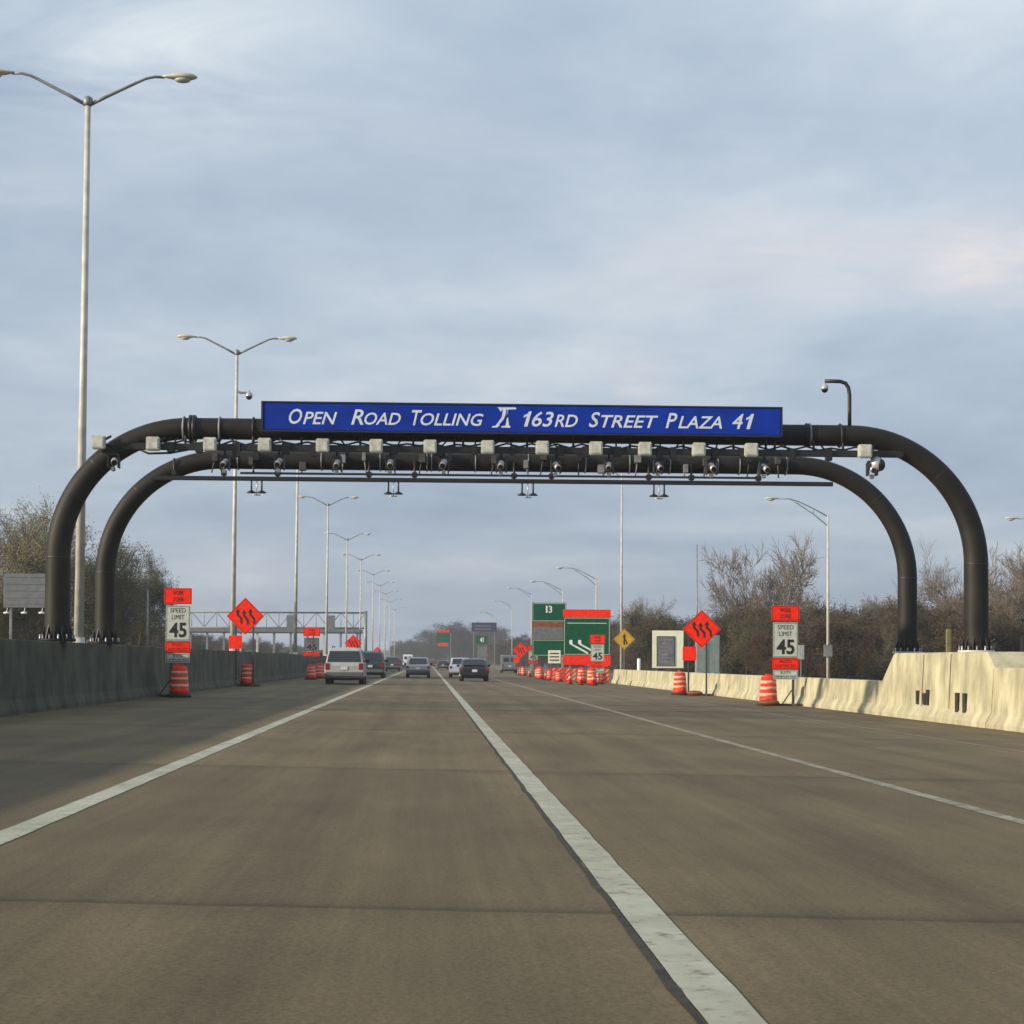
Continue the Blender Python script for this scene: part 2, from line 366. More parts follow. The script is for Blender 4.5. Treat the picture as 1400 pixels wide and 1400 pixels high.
DF, DR = 40.0, 45.8
fg = empty('toll_gantry', (0, 0, 0), 'front dark bronze pipe arch gantry spanning the road, carrying the blue sign and beige boxes', 'gantry')
# roots sit at the gantry base; parts use world coordinates through the offset below
def rebase(root, loc):
    loc = Vector(loc)
    root.location = loc
    for ch in [o for o in COL.objects if o.parent == root]:
        ch.matrix_parent_inverse = Matrix.Translation(-loc)
FXL, FXR, FZ = gantry_arch(fg, DF, 79, 1334.5, 591, 1.615, 1.46, .243, .285, 2.95)
RXL, RXR, RZ = gantry_arch(rg := empty('toll_gantry', (0, 0, 0), 'rear dark pipe arch gantry behind the signed one, antennas hanging below it', 'gantry'), DR, 144, 1240.5, 633, 1.615, 1.46, .235, .262, 2.95)

# rail with boxes and cameras under the front beam
yr = DF - .18
zrail = at(700, 617, DF).z
xa, xb_ = at(168, 613, DF).x, at(1232, 620, DF).x
MB().bbox(xa, xb_, yr - .06, yr + .06, zrail - .075, zrail + .075, .01).build('equipment_rail', 'pipe2', fg)
MB().tube([(at(190, 612, DF).x, yr, zrail - .05), (at(205, 612, DF).x, yr - .02, zrail - .16), (at(235, 612, DF).x, yr, zrail - .14), (at(262, 612, DF).x, yr, zrail - .05)], .025, 6).build('cable', 'pipe2', fg)
for px in (255, 301, 347, 413, 493, 565, 621, 633, 720, 783, 860, 933, 1001, 1045, 1057, 1110, 1150):
    x = at(px, 610, DF).x
    mb = MB().tube([(x, yr, zrail), (x, yr, FZ)], .028, 6)
    mb.build('hanger', 'pipe2', fg)
for px in (252, 268, 301, 347, 1102, 1106, 1148):
    x = at(px, 590, DF).x; mb = MB()
    pts = [(x, DF + math.cos(a) * .262, FZ + math.sin(a) * .262) for a in [2 * math.pi * k / 24 for k in range(25)]]
    mb.tube(pts, .024, 6, cap=False); mb.build('pipe_clamp', 'steel' if px in (252, 1106, 301) else 'pipe2', fg)
for px in (261, 266): # bolted splice flange standing proud
    x = at(px, 590, DF).x
    mb = MB(); pts = [(x - .03, DF, FZ), (x + .03, DF, FZ)]; mb.tube(pts, .31, 24); mb.build('splice_flange', 'pipe2', fg)
def camera_unit(px, parent, big=False):
    x = at(px, 634, DF).x; z = at(700, 637, DF).z; y = yr - .03
    j = random.Random(px); z += j.uniform(-.02, .02); k = j.uniform(.9, 1.12); tw = j.uniform(-.05, .05)
    a = MB().tube([(x, y, zrail), (x + tw * .3, y, z + .15)], .03, 6); a.bbox(x - .11 * k, x + .11 * k, y - .05, y + .05, z + .12, z + .17, .01)
    for sx in (-1, 1): a.bbox(x + sx * .10 * k - .015, x + sx * .10 * k + .015, y - .12, y + .12, z - .17, z + .13, .005)
    h = a.build('plate_camera', 'pipe2', parent)
    MB().tube([(x + tw, y - .20, z - .07), (x, y + .12, z + .05)], .068 * k, 12).build('camera_body', 'silver', h)
    MB().tube([(x + tw * 1.07, y - .23, z - .08), (x + tw, y - .19, z - .066)], .055 * k, 12).build('lens', 'lens', h)
    MB().bbox(x - .05, x + .03, y - .1, y + .05, z - .24, z - .15, .01).build('flash_unit', 'steel', h)
boxes = (139, 213, 290, 364, 442.5, 515, 588, 666, 740, 812.6, 879, 952, 1023, 1177)
for px in boxes:
    x = at(px, 615, DF).x; z = zrail + .035; y = yr - .2
    if px == 139: z += .02
    o = MB().bbox(x - .148, x + .148, y - .1, y + .12, z - .145, z + .155, .02).build('sensor_box', 'box', fg)
    MB().bbox(x - .11, x + .11, y - .108, y - .098, z - .11, z + .11, .004).build('cover', 'box', o)
    MB().tube([(x + .05, y + .02, z + .02), (x + .26, y + .1, z + .16)], .028, 8).build('bracket_arm', 'pipe2', o)
    if px == 139: MB().tube([(x + .1, y + .1, z - .03), (xa + .02, yr, zrail)], .03, 6).build('stub_rail', 'pipe2', fg)
wr = random.Random(3)
pts = []
for i in range(60):
    px = 200 + i * 17; pts.append((at(px, 612, DF).x, yr + .08, zrail + .10 + (.05 if i % 2 else -.02) + wr.uniform(-.02, .02)))
MB().tube(pts, .022, 6).build('cable', 'pipe2', fg)
for px in (236, 274, 325, 392, 430, 476, 540, 600, 648, 700, 765, 800, 842, 900, 918, 975, 1012, 1080, 1130):
    x = at(px, 612, DF).x; w = wr.uniform(.05, .1); hgt = wr.uniform(.1, .22)
    MB().bbox(x - w, x + w, yr - .12, yr + .06, zrail - hgt, zrail + .1, .01).tube([(x, yr, zrail), (x + wr.uniform(-.25, .25), DF - .1, FZ - .15)], .02, 6).build('junction_box', 'pipe2', fg)
for px in boxes[:-1]:
    if px != 213: camera_unit(px + 19, fg)
camera_unit(1189, fg, False)
o = MB().tube([(at(1200, 620, DF).x, yr, zrail), (at(1200, 620, DF).x, yr, zrail - .12)], .03, 8).build('camera_mount', 'pipe2', fg)
x, z = at(1195, 638, DF).x, zrail - .24
MB().ball((x, yr - .05, z), .16, (1, 1, 1.15)).build('flood_housing', 'silver', fg)
MB().ball((x + .07, yr - .1, z - .02), .12, (1, 1, 1.2)).build('flood_glass', 'lens', fg)
rebase(fg, (0, DF, gz(0)))

# rear gantry rails and antennas
zr1, zr2 = at(700, 652, DR).z, at(700, 659.5, DR).z
yR = DR - .3
MB().bbox(at(330, 652, DR).x, at(1036, 652, DR).x, yR - .03, yR + .03, zr1 - .028, zr1 + .028, .008).build('upper_rail', 'pipe2', rg)
MB().bbox(at(214, 656, DR).x, at(1135, 662, DR).x, yR - .05, yR + .05, zr2 - .055, zr2 + .055, .01).build('antenna_rail', 'pipe2', rg)
for px in (240, 308, 381, 505, 567, 702, 753, 885, 943, 1034):
    x = at(px, 650, DR).x
    MB().tube([(x, yR, zr2), (x, yR + .05, RZ)], .03, 8).bbox(x - .07, x + .07, yR - .06, yR + .07, zr1 - .07, zr1 + .06, .01).build('rail_bracket', 'pipe2', rg)
for px in (296, 345, 352, 415, 470, 498, 538, 577, 615, 675, 718, 742, 790, 820, 870, 899, 935, 962, 1022, 1060):
    x = at(px, 645, DR).x; w = wr.uniform(.04, .09); zz_ = RZ + wr.uniform(-.2, .15)
    MB().bbox(x - w, x + w, DR - .42, DR - .2, zz_ - .1, zz_ + .12, .01).tube([(x, DR - .3, zz_), (x + wr.uniform(-.1, .1), yR, zr1)], .018, 6).build('reader_unit', wr.choice(('pipe2', 'steel', 'darksteel')), rg)
for px in (326, 440, 520, 584, 650, 722, 800, 860, 915, 980, 1074, 590, 1010):
    x = at(px, 632, DR).x; pts = [(x, DR + math.cos(a) * .25, RZ + math.sin(a) * .25) for a in [2 * math.pi * k / 20 for k in range(21)]]
    MB().tube(pts, .018, 6, cap=False).build('pipe_clamp', 'steel', rg)
for a_, b_ in ((345.5, 359.5), (531.5, 545), (713, 728), (892, 906)):
    for px in (a_, b_):
        x = at(px, 662, DR).x
        o = MB().tube([(x, yR, zr2), (x, yR, zr2 - .32)], .022, 8).build('antenna', 'pipe2', rg)
        MB().lathe([(.12, -.02), (.12, .0), (.04, .045)], (x, yR, zr2 - .35), 14).build('antenna_disc', 'pipe2', o)
    xm = (at(a_, 662, DR).x + at(b_, 662, DR).x) / 2
    MB().tube([(xm, yR, zr2), (xm, yR, zr2 - .42)], .012, 6).tube([(xm - .1, yR, zr2 - .42), (xm + .1, yR, zr2 - .42)], .014, 6).build('sensor_probe', 'silver', rg)
rebase(rg, (0, DR, gz(0)))

# blue sign
SYf = DF - .55
sl, sr = at(359.5, 570, SYf).x, at(1067.5, 574, SYf).x
st, sb = at(700, 554, SYf).z, at(700, 591.5, SYf).z
bs = empty('toll_sign', (0, 0, 0), 'long blue overhead sign reading OPEN ROAD TOLLING 163RD STREET PLAZA 41', 'sign')
MB().bbox(sl, sr, SYf, SYf + .14, sb, st, .015).build('panel', 'blue', bs)
fr = MB(); e = .02
fr.box(sl - e, sr + e, SYf - .02, SYf + .15, st, st + .03).box(sl - e, sr + e, SYf - .02, SYf + .15, sb - .03, sb)
fr.box(sl - e - .02, sl - .001, SYf - .02, SYf + .15, sb - .03, st + .03).box(sr + .001, sr + e + .02, SYf - .02, SYf + .15, sb - .03, st + .03)
fr.build('frame', mat('dark_blue_trim', (.01, .015, .06), .5, .1), bs)
ar = MB()
for k in range(7):
    x = sl + (sr - sl) * (k + .5) / 7; ar.box(x - .04, x + .04, SYf + .15, DF - .2, st - .35, st - .27); ar.box(x - .03, x + .03, SYf + .15, SYf + .2, sb, st)
ar.build('mounting_bracket', 'pipe2', bs)
yt = SYf - .006
def px2(px): return at(px, 573, SYf).x
def slopez(px, py): return at(px, py, SYf).z
def digit1(mb, x0, x1, z0, z1, y, sh=.28):
    w = x1 - x0; h = z1 - z0
    P = [(.42, 0), (.78, 0), (.78, 1), (.52, 1), (.40, .84), (.10, .74), (.10, .58), (.42, .68)]
    mb.poly([(x0 + w * (a - .1) + sh * h * b - sh * h * .3, z0 + h * b) for a, b in P], y, y + .004)
def word(first, rest, x0, xm, x1):
    zc = slopez(700, 583); lt = MB(); hb, hs = .345, .28; w = (px2(xm) - px2(x0))
    if first == '163':
        digit1(lt, px2(x0), px2(x0 + 13), zc, zc + hb, yt); text(lt, '63', px2(x0 + 13), px2(xm), zc, zc + hb, yt, shear=.28, bold=.012)
    elif first == '41':
        text(lt, '4', px2(x0), px2(x0 + 15.5), zc, zc + hb, yt, shear=.28, bold=.012); digit1(lt, px2(x0 + 17), px2(x0 + 30), zc, zc + hb, yt)
    else: text(lt, first, px2(x0), px2(xm), zc, zc + hb, yt, shear=.28, bold=.012)
    if rest: text(lt, rest, px2(xm + (1.2 if first != 'T' else -2)), px2(x1), zc, zc + hs, yt, shear=.28, bold=.012)
    lt.build('lettering', 'letter', bs)
word('O', 'PEN', 395, 413, 461); word('R', 'OAD', 480, 497, 548); word('T', 'OLLING', 563, 577, 661)
word('163', 'RD', 714, 757, 790); word('S', 'TREET', 805, 820.5, 900); word('P', 'LAZA', 910, 926, 987); word('41', '', 1001, 1030, 1030)
em = MB()
def epx(a, b): return (px2(a), slopez(a, b) + .0)
# two stylised road strokes crossing, with serifs
em.poly([epx(672.5, 584.5), epx(680, 584.5), epx(684, 581), epx(690, 573), epx(694, 565), epx(694.5, 560), epx(706, 559.5), epx(705, 557), epx(686, 557), epx(687.5, 562), epx(686, 570), epx(682, 576), epx(677.5, 582), epx(672.5, 583)], yt, yt + .004)
em.build('road_emblem', 'letter', bs)
em = MB()
em.poly([epx(680, 556.9), epx(685.5, 556.9), epx(686.5, 560), epx(684.8, 563), epx(682, 559)], yt - .002, yt + .002)
em.poly([epx(692.5, 573), epx(694.5, 570), epx(696, 582), epx(698, 583), epx(697.5, 585), epx(685, 584.5), epx(686, 582.6), epx(691, 582), epx(692, 578)], yt - .002, yt + .002)
em.build('road_emblem', 'letter', bs)
MB().stroke([epx(683, 581), epx(689.5, 573.5), epx(692, 566), epx(692.6, 560.5)], .022, yt - .004, yt).build('emblem_gap', 'blue', bs)
rebase(bs, (0, SYf, gz(0)))

# CCTV domes
def dome_cam(D, pts, px, py, label, r):
    root = empty('security_camera', (0, 0, 0), label, 'camera')
    MB().tube([at(a, b, D) for a, b in pts], .045 if D < 60 else .06, 10).build('gooseneck_arm', 'pipe2' if D < 60 else 'steel', root)
    c = at(px, py, D)
    MB().lathe([(r * 1.0, -r * .3), (r * 1.05, 0), (r * .9, r * .7), (r * .35, r * 1.1), (r * .3, r * 1.5)], c, 16).build('housing', 'silver', root)
    MB().ball((c.x, c.y, c.z - r * .3), r * .92).build('dome', 'lens', root)
    rebase(root, at(*pts[0], D))
dome_cam(DF, [(1161.5, 583), (1161.5, 560), (1161.5, 540), (1160, 530), (1156, 524), (1149, 521.5), (1128, 521)], 1127.5, 531, 'dome security camera on a dark gooseneck arm above the right end of the front gantry', .085)
dome_cam(87, [(322, 534), (329, 537), (336, 537), (340, 538)], 340.5, 541, 'small dome camera on a short arm beside the second left lamp pole', .17)

# ------------------------------------------------------------------ lamp poles
def lamp_head(mb_par, parent, tip, dirx, k=1.0):
    L = .95 * k; bm = MB(); n = 10; o = []
    stn = [(0, .05), (.12, .08), (.3, .15), (.55, .185), (.8, .17), (.95, .09), (1.0, .02)]
    pts = []; 
    for t, w in stn: pts.append((t, w * k))
    vs = []; fs = []
    for t, w in pts:
        for a in range(n):
            an = 2 * math.pi * a / n; hh = w * .62 if math.sin(an) > 0 else w * .45
            vs.append((tip[0] + dirx * t * L, tip[1] + math.cos(an) * w, tip[2] + .03 + math.sin(an) * hh))
    for i in range(len(pts) - 1):
        for a in range(n): fs.append((i * n + a, i * n + (a + 1) % n, (i + 1) * n + (a + 1) % n, (i + 1) * n + a))
    fs += [tuple(range(n)), tuple((len(pts) - 1) * n + a for a in range(n))]
    h = bm.add(vs, fs, True).build('lamp_head', 'lamphead', parent)
    MB().ball((tip[0] + dirx * .58 * L, tip[1], tip[2] - .05 * k), .15 * k, (1.5, 1, .55)).build('lamp_lens', 'lampglass', h)
def double_lamp(z0, H, label, grp):
    root = empty('lamp_pole', (0, 0, 0), label, 'street lamp', grp)
    MB().tube([(0, 0, .06), (0, 0, (H) * .5), (0, 0, H)], [.135, .10, .075], 14).build('pole', 'galv', root)
    MB().lathe([(.26, 0), (.26, .05), (.17, .06), (.16, .2)], (0, 0, 0), 14).build('base_flange', 'galv', root)
    MB().lathe([(.1, -.05), (.13, 0), (.13, .16), (.04, .22)], (0, 0, H), 12).build('pole_cap', 'steel', root)
    for s in (-1, 1):
        pts = [(s * .05, 0, H - .02), (s * .5, 0, H + .22), (s * 1.3, 0, H + .62), (s * 1.55, 0, H + .74), (s * 1.8, 0, H + .80), (s * 2.05, 0, H + .79)]
        a = MB().tube(pts, [.055, .05, .042, .04, .04, .04], 8).build('lamp_arm', 'steel', root)
        lamp_head(None, a, (s * 2.0, 0, H + .78), s)
    return root
ords = ['first', 'second', 'third', 'fourth', 'fifth', 'sixth', 'seventh', 'eighth', 'ninth', 'tenth', 'eleventh']
LP = [(48, 107.5), (87, 318), (126.5, 403.5), (171.5, 446), (220.6, 473), (264, 492), (310, 509), (355, 518.5), (400, 526), (455, 532.5), (520, 539)]
proto = None
for i, (D, px) in enumerate(LP):
    lab = ('tall silver lamp pole with two lit-side arms at upper left, nearest and tallest of its row' if i == 0 else
           '%s twin-arm silver lamp pole counted from the nearest along the left median' % ords[i])
    if i == 0: lab = 'tall silver twin-arm lamp pole at upper left, nearest and tallest of its row'
    p = at(px, 890, D); H = 16.3 - 1.55
    if proto is None: proto = double_lamp(0, H, lab, 'twin-arm lamp poles on the median'); r = proto
    else: r = copy_tree(proto, None, lab)
    r.location = (p.x, D, 1.598)
    if i == 0: r.rotation_euler.y = .006
def mast_lamp(D, px, ztop, arm, label, pale=True):
    x = at(px, 890, D).x; root = empty('lamp_pole', (x, D, -.25), label, 'street lamp', 'single-arm lamp poles on the right side')
    H = ztop + .25
    MB().tube([(0, 0, .05), (0, 0, H)], [.105, .06], 12).build('pole', 'galv', root)
    MB().lathe([(.22, 0), (.22, .05), (.14, .06)], (0, 0, 0), 12).build('base_flange', 'galv', root)
    pu = [(0, 0, H - .15), (-arm * .3, 0, H + .35), (-arm * .6, 0, H + .78), (-arm * .8, 0, H + .95), (-arm, 0, H + .93)]
    pl = [(0, 0, H - .75), (-arm * .3, 0, H + .0), (-arm * .6, 0, H + .60), (-arm * .75, 0, H + .85)]
    a = MB().tube(pu, .035, 8).tube(pl, .03, 8)
    a.tube([pl[1], pu[1]], .02, 6).tube([pl[2], pu[2]], .02, 6)
    ao = a.build('mast_arm', 'steel', root); lamp_head(None, ao, (-arm, 0, H + .93), -1, .95)
    return root
rl = mast_lamp(109, 1132, at(1132, 703, 109).z, 3.1, 'silver single-arm lamp pole rising behind the right wood, small box on it')
MB().bbox(-.3, .25, -.2, -.08, 1.85, 2.6, .02).build('control_box', 'steel', rl)
rl = mast_lamp(130, 849.5, at(849, 640, 130).z, 3.0, 'tall pale lamp pole right of centre, its top hidden behind the gantry')
for D, px, py, lab in ((171, 815, 790, 'single-arm lamp pole above the red-topped green sign'), (212, 769, 806, 'single-arm lamp pole just left of the red-topped green sign'),
                       (286, 726.5, 812, 'thin distant lamp pole at the left edge of the tall green sign'), (358, 700, 828, 'faint far lamp pole left of the green signs'), (440, 676, 842, 'farthest faint lamp pole of the right-hand row')):
    mast_lamp(D, px, at(px, py, D).z, 3.1, lab)
mast_lamp(109, 1462, at(1460, 730, 109).z, 3.2, 'single-arm lamp whose head reaches in at the right edge')
o = MB().tube([at(953, 925, 250) * 1.0, at(953, 745, 250)], [.16, .07], 8).build('utility_pole', 'steel')
tag(o, 'thin plain grey pole above the right-hand orange diamond sign', 'pole')
o = MB().tube([at(202, 890, 120), at(202, 806, 120)], [.1, .06], 8).build('utility_pole', 'steel')
tag(o, 'thin pale pole in front of the trees left of the first speed sign', 'pole')

# ------------------------------------------------------------------ work zone signs, drums
def drum(x, y, label, grp='orange construction drums along the shoulders', k=1.0, rz=0):
    root = empty('traffic_drum', (x, y, gz(x)), label, 'traffic drum', grp, rz)
    MB().lathe([(.36, 0), (.37, .04), (.34, .09), (.30, .10)], (0, 0, 0), 20).build('rubber_base', 'rubber', root)
    MB().lathe([(.285, .07), (.285, .26), (.272, .265), (.272, .46), (.258, .465), (.258, .66), (.245, .665), (.245, .80), (.232, .805), (.225, .9), (.15, .925)], (0, 0, 0), 22).build('drum_body', 'dorange', root)
    for z0, r in ((.29, .274), (.49, .260), (.68, .247)): MB().lathe([(r, z0), (r, z0 + .10)], (0, 0, 0), 22).build('reflective_band', 'band', root)
    MB().tube([(-.1, 0, .91), (-.09, 0, .97), (.09, 0, .97), (.1, 0, .91)], .018, 6).build('handle', 'dorange', root)
    root.scale = (k, k, k); return root
def rbox(mb, cx, cz, w, h, y, t=.012): return mb.bbox(cx - w / 2, cx + w / 2, y, y + t, cz - h / 2, cz + h / 2, .004)
def speed_assembly(D, px, pybase, side, w, zs, label, rz=0, off=.16, fine=True, wm='signwhite'):
    """zs: world heights of plaque edges: orange top/bottom, white t/b, orange t/b, grey t/b"""
    x = at(px, 890, D).x; g = gz(x)
    root = empty('speed_limit_sign', (x, D, g), label, 'road sign', 'work zone speed limit signs', rz)
    z = [q - g for q in zs]
    for dx in ((-.22, .22) if not fine else (off,)):
        p = MB().bbox(dx - .035, dx + .035, .015, .085, .0, z[0] - .05, .008); p.build('post', 'darksteel', root)
    b = MB().bbox(off - .5, off + .3, -.05, .05, .0, .07, .01).bbox(off - .05, off + .05, -.45, .5, .0, .06, .01)
    b.tube([(off, .05, .55), (off - .35, .05, .05)], .02, 6); b.build('stand_foot', 'darksteel', root)
    def pl(name, i, m, ww, txts, tm='black'):
        o = MB().bbox(-ww / 2, ww / 2, 0, .012, z[i + 1], z[i], .004).build(name, m, root)
        bd = MB(); y = -.002; i1, i2 = .02, .035
        h0, h1 = z[i + 1], z[i]
        bd.box(-ww / 2 + i1, ww / 2 - i1, y, 0, h1 - i2, h1 - i1).box(-ww / 2 + i1, ww / 2 - i1, y, 0, h0 + i1, h0 + i2)
        bd.box(-ww / 2 + i1, -ww / 2 + i2, y, 0, h0 + i2, h1 - i2).box(ww / 2 - i2, ww / 2 - i1, y, 0, h0 + i2, h1 - i2)
        bd.build('border', 'black', o)
        for s, a, b, c, d, bo in txts: text(MBt := MB(), s, -ww / 2 + a * ww, -ww / 2 + b * ww, h0 + c * (h1 - h0), h0 + d * (h1 - h0), -.004, bold=bo).build('lettering', tm, o)
    pl('work_zone_plaque', 0, 'orange', w * 1.12, [('WORK', .3, .7, .56, .84, .01), ('ZONE', .3, .7, .16, .44, .01)])
    pl('speed_panel', 2, wm, w, [('SPEED', .18, .82, .80, .93, .0), ('LIMIT', .24, .76, .61, .74, .0), ('45', .14, .86, .09, .52, .028)])
    pl('enforcement_plaque', 4, 'orange', w * 1.05, [('PHOTO', .28, .72, .56, .84, .0), ('ENFORCED', .12, .88, .16, .44, .0)])
    if len(z) > 6: pl('fine_plaque', 6, 'signwhite', w * 1.0, [('$375', .3, .7, .56, .86, .0), ('MINIMUM FINE', .08, .92, .16, .44, .0)])
    return root
def hz(py, D, px=1075): return at(px, py, D).z
speed_assembly(54.5, 1074, 965, 1, .79, [hz(q, 54.5) for q in (828, 849, 851, 899, 900, 915, 916, 929)], 'work zone speed limit 45 sign on the right shoulder beside the barrier', off=.25)
speed_assembly(53, 243, 950, -1, .72, [hz(q, 53, 243) for q in (804, 826, 828, 876, 877, 892, 893, 906)], 'work zone speed limit 45 sign against the left median wall', off=-.2)
speed_assembly(104, 817, 930, 1, .8, [hz(q, 104, 817) for q in (868, 880, 881, 904, 905, 913, 914, 920)], 'small speed limit 45 sign in front of the red-topped green sign', off=.1)
speed_assembly(152, 729, 930, 1, .8, [hz(q, 152, 729) for q in (882, 889, 890, 902, 903, 908)], 'tiny far speed limit sign among drums below the tall green sign', off=.1)
speed_assembly(106, 426, 930, 1, .9, [hz(q, 106, 426) for q in (858, 870, 872, 890, 891, 897)], 'small orange-topped sign behind the left median wall left of the silver SUV', off=.1, wm='signback')
def place(px, py, D): p = at(px, py, D); return p.x
drum(place(1052, 960, 54.5), 54.7, 'orange drum beside the right speed limit sign by the cream barrier')
drum(place(247.5, 948, 53), 52.6, 'orange drum standing in front of the left speed limit sign, in shade')
drum(place(930.5, 948, 71), 71.2, 'orange drum left of the right-hand orange diamond sign')
drum(place(337, 936, 75), 75.2, 'shaded orange drum between the posts of the left orange diamond sign')
def diamond(D, px, py, half, plx, ply, pls, posts, zfoot, label, tilt=0):
    c = at(px, py, D); g = gz(c.x); h = half / (F / D)
    root = empty('lane_shift_sign', (c.x, D, g), label, 'road sign', 'orange diamond lane shift signs'); cz = c.z - g
    o = MB().poly([(0, cz - h), (h, cz), (0, cz + h), (-h, cz)], 0, .015).build('diamond_panel', 'orange', root)
    bd = MB(); q = h * .93
    bd.stroke([(0, cz - q), (q, cz), (0, cz + q), (-q, cz), (0, cz - q)], .018, -.003, 0); bd.build('border', 'black', o)
    ar = MB()
    for dx in (-.32, 0, .32):
        X0 = dx * h * 1.05
        zz = cz - h * (.02 if dx else .08)
        ar.stroke([(X0 + h * .13, zz - h * .36), (X0 + h * .13, zz - h * .12), (X0 - h * .07, zz + h * .10), (X0 - h * .07, zz + h * .24)], h * .115, -.005, -.001)
        ar.poly([(X0 - h * .2, zz + h * .22), (X0 + h * .06, zz + h * .22), (X0 - h * .07, zz + h * .44)], -.0055, -.001)
    ar.build('lane_arrows', 'black', o)
    pq = at(plx, ply, D); s = pls / (F / D)
    po = MB().bbox(pq.x - c.x - s / 2, pq.x - c.x + s / 2, -.02, -.008, pq.z - g - s / 2, pq.z - g + s / 2, .004).build('plaque', 'orange', root)
    for p in posts:
        x = at(p, 900, D).x - c.x; top = cz - h * .25 if abs(x) < h * .7 else pq.z - g
        MB().bbox(x - .032, x + .032, .02, .08, 0, top, .006).build('post', 'darksteel', root)
        MB().bbox(x - .03, x + .03, -.5, .5, 0, .07, .01).bbox(x - .3, x + .3, .0, .08, .0, .07, .01).build('stand_foot', 'darksteel', root)
    MB().bbox(at(posts[0], 900, D).x - c.x, at(posts[-1], 900, D).x - c.x, .03, .07, cz - h * .52, cz - h * .46, .005).build('cross_brace', 'darksteel', root)
    return root
diamond(75, 335.5, 842.5, 25.5, 322, 878, 18, (322.5, 346), 938, 'left orange diamond sign with black shifting arrows over the median wall')
diamond(71, 959.5, 860, 26.5, 942.5, 893.5, 19, (941.5, 966), 950, 'right orange diamond sign with black shifting arrows by the cream barrier')
diamond(141, 483, 879.5, 12, 479, 893, 6, (481, 486), 930, 'small orange diamond sign above the roof of the silver SUV')
diamond(228, 516, 892, 8, 515, 902, 4, (514.5, 518), 920, 'tiny orange diamond sign right of the dark SUV')
diamond(168, 712, 889, 11, 706, 902, 8, (709, 716), 924, 'small orange diamond sign at the far left of the right-hand work zone')
# sandbags by the right diamond
for x, y, l in ((10.75, 70.4, 'brown-orange sandbag on the foot of the right diamond sign'), (10.6, 54.2, 'small sandbag between the drum and the right speed sign')):
    o = MB().ball((0, 0, .1), .26, (1.3, .8, .42), 14).build('sandbag', 'dbrown'); o.location = (x, y, gz(x)); tag(o, l, 'sandbag', 'sandbags on sign feet')
# far drums in the work zone
fd = [(803, 935, 104, 1.05, 'tall orange drum just left of the small speed limit sign'), (767, 930, 116, .95, 'orange drum below the red band of the green sign'),
      (756, 929, 120, .95, 'orange drum under the small white placard'), (737, 927, 132, .9, 'orange drum right of the tiny far speed sign'),
      (733, 925, 145, .9, 'orange drum below the tall green sign'), (714, 922, 165, .9, 'orange drum below the farthest right diamond sign'), (709, 921, 172, .9, 'farthest orange drum of the right shoulder'),
      (822, 935, 106, 1, 'orange drum right of the small speed limit sign foot'), (790, 933, 110, .95, 'orange drum in front of the striped barricades'),
      (426, 926, 104, 1, 'shaded orange drum by the wall left of the silver SUV'), (437, 924, 112, 1, 'second shaded orange drum beside the silver SUV'), (417, 927, 99, 1, 'shaded orange drum nearest of the three left of the silver SUV')]
for px, py, D, k, l in fd:
    dr = drum(place(px + random.uniform(-3, 3), py, D), D + random.uniform(-5, 5), l, k=k * random.uniform(.8, 1.1), rz=random.random() * 3); dr.rotation_euler.x = random.uniform(-.05, .05); dr.rotation_euler.y = random.uniform(-.06, .06)
def cone(px, py, D, label, tilt):
    x = place(px, py, D); root = empty('traffic_cone', (x, D, gz(x)), label, 'traffic cone', 'traffic cones in the work zone', random.random())
    MB().bbox(-.18, .18, -.18, .18, 0, .04, .01).build('cone_base', 'rubber', root)
    MB().lathe([(.14, .04), (.03, .70), (.025, .72)], (0, 0, 0), 14).build('cone_body', 'dorange', root)
    MB().lathe([(.095, .32), (.068, .48)], (0, 0, 0), 14).build('reflective_band', 'band', root); root.rotation_euler.x = tilt
for px, py, D, l in ((779, 934, 101, 'orange traffic cone at the left front of the striped barricades'), (794, 936, 99, 'orange traffic cone nearest the road in front of the barricades'),
                     (746, 928, 124, 'orange traffic cone between two drums below the small placard'), (724, 923, 150, 'far orange traffic cone below the tiny speed sign'), (811, 935, 98, 'orange traffic cone at the foot of the small speed limit sign')):
    cone(px, py, D, l, random.uniform(-.05, .05))
def barricade(D, px0, px1, label, n=2):
    x0, x1 = at(px0, 900, D).x, at(px1, 900, D).x; xm = (x0 + x1) / 2; g = gz(xm); w = (x1 - x0) / 2
    root = empty('barricade', (xm, D, g), label, 'barricade', 'striped orange barricades')
    for sx in (-.7, .7):
        MB().bbox(sx * w - .04, sx * w + .04, -.02, .04, 0, .95, .01).bbox(sx * w - .04, sx * w + .04, -.5, .5, 0, .06, .01).build('leg', 'dorange', root)
    for z in [.25, .52, .80][:n + 1]:
        o = MB().bbox(-w, w, -.05, -.02, z - .1, z + .1, .006).build('rail_board', 'dorange', root)
        st = MB(); k = -w + .12
        while k < w - .2: st.poly([(k, z - .09), (k + .1, z - .09), (k + .26, z + .09), (k + .16, z + .09)], -.053, -.0505); k += .42
        st.build('white_stripe', 'band', o)
barricade(112, 771, 801, 'striped orange barricade below the red-topped green sign')
barricade(121, 752, 775, 'striped orange barricade farther back, left of the other two')
barricade(108, 806, 833, 'striped orange barricade at the start of the cream barrier')
o = MB().poly([(.32 * math.cos(a), .32 * math.sin(a)) for a in [math.pi / 4 * k + .39 for k in range(8)]], 0, .015)
r = empty('work_zone_sign', (place(828.5, 905, 112), 112, -.15), 'small orange eight-sided sign at the lower right corner of the red-topped sign', 'road sign')
oo = o.build('panel', 'orange', r); oo.location = (0, 0, 1.35); MB().bbox(-.03, .03, .02, .07, 0, 1.4, .005).build('post', 'darksteel', r)

